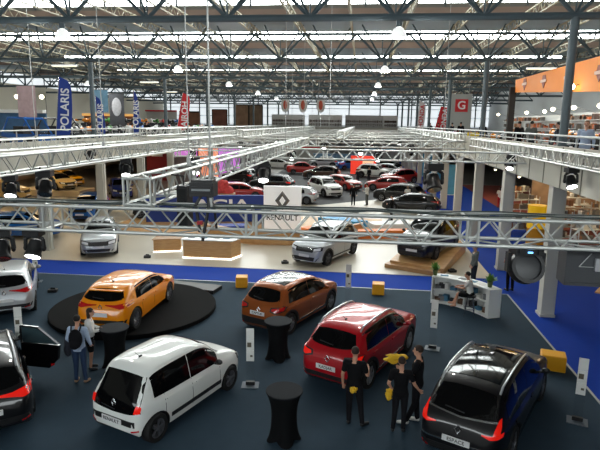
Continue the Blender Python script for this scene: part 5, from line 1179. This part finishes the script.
def shop(x, y0, y1, h_, lb, n, cols):
    t = thing('shop_shelving', lb, 'shelving', (x, (y0 + y1) / 2, GZ), 0, 'shop shelving on the right gallery'); L_ = abs(y1 - y0)
    MB().box((.3, 0, h_ / 2), (.1, L_, h_)).build('back_panel', WHITE, t)
    s = MB()
    for k in range(4): s.box((.05, 0, .3 + k * h_ / 4.4), (.45, L_, .04))
    s.build('shelves', WHITE, t)
    for ci, c in enumerate(cols):
        g = MB()
        for k in range(n):
            if k % len(cols) != ci: continue
            yy = rnd.uniform(-L_ / 2 + .2, L_ / 2 - .2); zz = .32 + rnd.randrange(4) * h_ / 4.4; hh = rnd.uniform(.15, .38); g.box((0, yy, zz + hh / 2), (.3, rnd.uniform(.12, .4), hh))
        o = g.build('goods', c, t); o['kind'] = 'stuff'
gd = [mat('goods_tan', (168, 120, 84), .7), MATS['goods_dark'], mat('goods_orange', (200, 100, 50), .7), mat('goods_grey', (120, 116, 112), .7)]
shop(14.6, 14, 27, 2.5, 'long white shop shelving full of goods behind the motorcycles', 160, gd)
shop(13.2, 29, 38, 2.4, 'white shop shelving left of the orange banner post', 100, gd)
shop(14.5, 42, 58, 2.4, 'white shop shelving under the red square sign', 120, gd)
flood = mat('spot_glow', (255, 238, 200), .4, emit=14)
SPL = [(12.2, 30), (12.2, 33.5), (12.2, 37), (13.6, 43), (13.6, 47.5), (13.6, 52), (13.6, 57)]
for q, (x, y) in enumerate(SPL):
    t = thing('shop_spotlight', 'glowing spotlight above the right gallery shelving, %s to the viewer' % ORD[q], 'spotlight', (x, y, 7.5), 0, 'spotlights above the shelving')
    MB().tube((0, 0, 0), (.28, 0, -.02), .02).tube((.28, 0, -.02), (1.28, 0, -.30), .015).build('arm', wire, t); MB().ell((0, 0, -.02), (.14, .14, .12), 10, 8).build('bulb', flood, t, True)
for q, x in enumerate((-24.8, -22.9)):
    t = thing('stall_spotlight', 'warm glowing spotlight above the blue patterned stall, %s one' % ['left', 'right'][q], 'spotlight', (x, 37.4, 8.0), 0, 'spotlights above the blue stall')
    MB().tube((0, 0, 0), (0, .5, .1), .02).tube((0, .5, .1), (0, .5, -1.2), .02).build('arm', BLACK, t); MB().ell((0, 0, 0), .15, 10, 8).build('bulb', flood, t, True)
for q, (y, z) in enumerate(((24.4, 8.05), (20.4, 7.85))):
    t = thing('banner_spotlight', 'bright spotlight in front of the orange banner, %s one' % ['left', 'right'][q], 'spotlight', (8.7, y, z), 0, 'spotlights before the orange banner')
    MB().tube((0, 0, 0), (.3, 0, .1), .02).build('arm', BLACK, t); MB().ell((0, 0, 0), .14, 10, 8).build('bulb', flood, t, True)
rs_ = thing('square_sign', 'grey hanging sign with a red square and white letter', 'sign', (8.7, 50.5, 5.9)); MB().box((0, 0, 1.6), (2.0, .15, 3.2)).build('panel', mat('sign_grey', (172, 176, 174), .6), rs_)
b = MB().box((.1, -.1, 2.2), (1.1, .06, 1.1)).build('red_square', frd, rs_); text('lettering', 'G', 1.0, LETTER_W, b, (.1, -.14, 2.2), (math.pi / 2, 0, 0), .01, True)
for s in (-.7, .7): MB().tube((s, 0, 3.2), (s, 0, roofz(50.5) - 5.9), .012).build('hanger', wire, rs_)
t = thing('yellow_notice', 'yellow notice board on the right gallery rail', 'notice', (6.6, 33.0, 5.55), 0); MB().box((.1, 0, .25), (1.0, .05, .34)).build('panel', mat('notice_yellow', (232, 208, 40), .6), t); MB().box((.1, .03, .05), (.05, .05, .5)).build('stand', BLACK, t)
# white stall counters with heads of trusses on the left gallery edge
for q, (x, y) in enumerate(((-16.3, 46.5), (-16.3, 61.5))):
    tag(MB().box((x, y, LZ + .62), (.9, 1.0, 1.24)).box((x, y, LZ + 1.26), (1.0, 1.1, .05)).build('white_counter', WHITE), 'white box counter on the left gallery edge, %s one' % ['nearer', 'further'][q], 'counter', 'white box counters on the left gallery')

# ================================================================ UNDER THE GALLERIES AND FAR FLOOR
warm = mat('ceiling_panel_warm', (255, 222, 172), .5, emit=26)  # glowing panels added under both galleries to brighten the space there
for i, (x, y) in enumerate(((-25, 30), (-25, 42), (-25, 54), (-20, 36), (-20, 48), (-30, 48), (-30, 36), (-20, 26), (-30, 42))):
    t = thing('ceiling_panel_light', 'warm ceiling light under the left gallery, %s from the viewer' % ORDI[i], 'ceiling lamp', (x, y, 4.30), 0, 'ceiling lights under the left gallery')
    MB().box((0, 0, .02), (1.7, .7, .06)).build('housing', WHITE, t); MB().box((0, 0, -.02), (1.6, .6, .03)).build('diffuser', warm, t)
for i, (x, y) in enumerate(((11, 25), (11, 33), (14, 41), (11, 49), (17, 33), (17, 25), (13, 37), (10, 41), (15, 48), (19, 40))):
    t = thing('ceiling_panel_light', 'warm ceiling light under the right gallery, %s from the viewer' % ORDI[i], 'ceiling lamp', (x, y, 4.50), 0, 'ceiling lights under the right gallery')
    MB().box((0, 0, .02), (1.7, .7, .06)).build('housing', WHITE, t); MB().box((0, 0, -.02), (1.6, .6, .03)).build('diffuser', warm, t)
dkp = mat('partition_dark', (58, 52, 50), .7, noise=.2, nscale=1)
tag(MB().box((-22, 62, 2.1), (12, .2, 4.2)).build('partition_wall', dkp), 'dark partition wall at the back under the left gallery', 'partition')
tag(MB().box((-16.6, 49, 1.6), (.15, 7, 3.2)).build('partition_wall', MATS['goods_dark']), 'brown partition beside the left columns', 'partition')
# illuminated pink and violet screens
for x, w_, c, lb in ((-19.6, 2.6, (214, 120, 210), 'glowing violet screen behind the central truss'), (-17.0, 2.2, (255, 150, 110), 'glowing orange screen behind the central truss'), (-14.6, 2.4, (205, 120, 220), 'glowing pink screen behind the central truss')):
    t = thing('video_screen', lb, 'screen', (x, 59.4, .0), 0, 'glowing screens at the back'); MB().box((0, 0, 1.9), (w_, .1, 3.2)).build('display', mat('screen_%d%d' % (c[0], c[1]), c, .5, emit=.9, noise=.3, nscale=1), t); MB().box((0, .1, 1.7), (w_ + .1, .12, 3.4)).build('casing', BLACK, t)
t = thing('red_panel', 'dark red stall panel with white marks behind the third left column', 'stall', (-22.0, 57.0, .0)); MB().box((0, 0, 2.0), (2.4, .15, 4.0)).build('panel', mat('dark_red', (140, 24, 36), .6), t); MB().box((0, -.1, 2.8), (1.2, .03, .4)).build('mark', LETTER_W, t)
t = thing('light_box', 'bright red and white light box behind the red car', 'light box', (.4, 69.5, .02)); MB().box((0, 0, 1.2), (3.2, .3, 2.3)).build('face', mat('face_red', (230, 60, 40), .5, emit=.8), t); MB().box((.6, -.2, 1.2), (1.4, .06, 1.5)).build('glow_panel', mat('face_pale', (255, 190, 150), .5, emit=.9), t)
tag(MB().box((-2.5, 81.5, .9), (9, .3, 1.8)).box((-2.5, 81.5, 1.85), (9.2, .5, .1)).build('stand_wall', mat('pale_blue_wall', (120, 160, 190), .6)), 'pale blue low wall behind the most distant cars', 'stand wall')
for q, (x, y, c) in enumerate(((8.2, 51, (90, 170, 205)), (8.4, 60, (90, 170, 205)), (8.4, 69, (110, 180, 210)))):
    t = thing('poster_stand', 'light blue poster stand beside the right columns, %s to the viewer' % ORD[q], 'poster', (x, y, .012), 0, 'blue poster stands in the aisle'); MB().box((0, 0, 1.4), (1.3, .06, 2.8)).build('print', mat('poster_blue', c, .6, noise=.25, nscale=2), t); MB().box((0, 0, .02), (1.4, .5, .04)).build('foot', WHITE, t)
pend = mat('pendant_glow', (255, 232, 190), .5, emit=10)
for q, (x, y, z) in enumerate(((9.0, 34, 3.4), (10.2, 36, 3.2), (9.4, 39, 3.4), (11.4, 33, 3.5), (12.6, 36, 3.3), (9.2, 44, 3.4), (11.6, 30.5, 3.2), (13.4, 33.5, 3.4))):
    t = thing('pendant_lamp', 'small glowing pendant lamp under the right gallery, %s from the viewer' % ORDI[q], 'pendant lamp', (x, y, z), 0, 'pendant lamps under the right gallery')
    MB().tube((0, 0, .1), (0, 0, 4.55 - z), .01).build('cord', BLACK, t); MB().lathe([(.04, .12), (.16, 0), (.15, -.01), (.03, .10)], 14, close=True).build('lamp_shade', WHITE, t, True); MB().ell((0, 0, 0), .09, 8, 6).build('bulb', pend, t, True)
for q, (x, y, lb) in enumerate(((9.6, 33.2, 'goods rack just behind the yellow totem'), (11.8, 31.2, 'goods rack right of the yellow totem'), (10.4, 37.2, 'goods rack under the right gallery, further back'), (13.6, 34.6, 'goods rack deep under the right gallery'), (11.4, 27.2, 'goods rack behind the brown display counter'))):
    t = thing('goods_rack', 'white %s' % lb, 'rack', (x, y, .014), .3 * (q % 3), 'goods racks under the right gallery')
    f = MB()
    for sx in (-1, 1):
        for sy in (-.3, .3): f.tube((sx, sy, 0), (sx, sy, 2.3), .03)
    for k in range(4): f.box((0, 0, .3 + .6 * k), (2.0, .6, .04))
    f.build('frame', WHITE, t)
    for ci in range(3):
        g = MB()
        for k in range(14): g.box((rnd.uniform(-.85, .85), rnd.uniform(-.2, .2), .45 + .6 * rnd.randrange(4)), (rnd.uniform(.12, .3), .22, rnd.uniform(.2, .4)))
        o = g.build('goods', [MATS['goods_tan'], MATS['goods_grey'], paper][ci], t); o['kind'] = 'stuff'
# right side below the gallery: stall with a yellow canister, partitions
t = thing('stall_backdrop', 'pale stall wall with pictures under the right gallery', 'stall', (14.5, 37.5, .0)); MB().box((0, 0, 1.6), (6.0, .15, 3.2)).build('panel', mat('stall_tan', (176, 150, 120), .7, noise=.45, nscale=1.6), t); MB().box((-.5, -.12, 2.5), (2.4, .08, .7)).build('lit_header', mat('lit_cream', (255, 232, 180), .5, emit=1.6), t)
t = thing('yellow_totem', 'tall yellow round display totem seen between the right columns', 'totem', (9.75, 30.4, .012)); MB().lathe([(.48, 0), (.48, .9)], 24).build('pedestal', mat('totem_amber', (200, 140, 20), .5), t, True); MB().lathe([(.5, .9), (.5, 2.15)], 24).build('drum', mat('totem_yellow', (250, 196, 20), .5, emit=.25), t, True)
t = thing('stall_backdrop', 'white stall wall with a dark triangle mark at the right edge', 'stall', (16.5, 27.8, .0)); MB().box((0, 0, 1.6), (7.0, .15, 3.2)).build('panel', mat('stall_offwhite', (186, 184, 178), .7, noise=.2, nscale=1.5), t); MB().box((-1.8, -.1, 2.6), (1.8, .04, .8)).build('picture', mat('pict_white', (206, 206, 210), .6), t); MB().add([(-2.2, -.13, 2.8), (-1.8, -.13, 2.8), (-2.0, -.13, 2.5), (-2.2, -.115, 2.8), (-1.8, -.115, 2.8), (-2.0, -.115, 2.5)], [(0, 1, 2), (5, 4, 3), (0, 3, 4, 1), (1, 4, 5, 2), (2, 5, 3, 0)]).build('mark', INK, t)
tag(MB().box((14.5, 24.5, .5), (5.0, 1.2, 1.0)).build('display_counter', woodd), 'brown display counter under the right gallery edge', 'counter')
tag(MB().prism([(9.3, 21.4), (11, 20.6), (12, 23.2), (10.6, 23.4)], .012, .06).build('wooden_pallet', woodm), 'flat wooden board on the blue floor at the right edge', 'board')
# distant stands across the hall floor behind the cars
for q, (x, y, w_, h_, c, lb) in enumerate(((-9.5, 84, 8, 3.0, (180, 178, 172), 'pale stand wall at the back of the hall floor, left'), (3.0, 85, 6, 2.8, (150, 150, 152), 'grey stand wall at the back of the hall floor, right'), (-13.5, 70, 3, 3.0, (90, 84, 92), 'charcoal stand wall beside the distant left columns'))):
    t = thing('stand_wall', lb, 'stand wall', (x, y, 0), 0, 'stand walls at the back of the hall'); MB().box((0, 0, h_ / 2), (w_, .2, h_)).build('panel', mat('wall_%d' % c[0], c, .7, noise=.15, nscale=1), t); MB().box((0, -.15, h_ - .3), (w_ * .8, .06, .25)).build('header', [frd, bll, WHITE][q], t)
for x, y, lb in ((-14.6, 46.0, 'black equipment case on the left of the charcoal stand'), (-9.8, 39.2, 'red and black toy animal display on crates behind the blue wall')):
    if 'toy' in lb:
        t = thing('display_figure', lb.replace('toy animal display', 'fluffy display figure'), 'display', (x - .35, y + 1, .032)); MB().box((0, 0, .5), (1.3, .8, 1.0)).build('crate', woodd, t); MB().ell((-.3, 0, 1.55), (.4, .4, .5), 12, 8).ell((.1, 0, 1.2), (.5, .4, .4), 12, 8).ell((-.55, -.1, 1.2), (.3, .3, .35), 10, 8).ell((.0, -.1, 1.75), (.22, .25, .25), 10, 8).build('fluff', mat('fluff_red', (200, 70, 70), .9, noise=.4, nscale=6, bump=.6), t, True)
    else: tag(MB().box((x, y, .5), (1.8, 1, 1.0)).box((x, y, 1.02), (1.9, 1.1, .05)).build('equipment_case', BLACK), lb, 'case')
bpy.data.scenes.remove(tmp_scene)
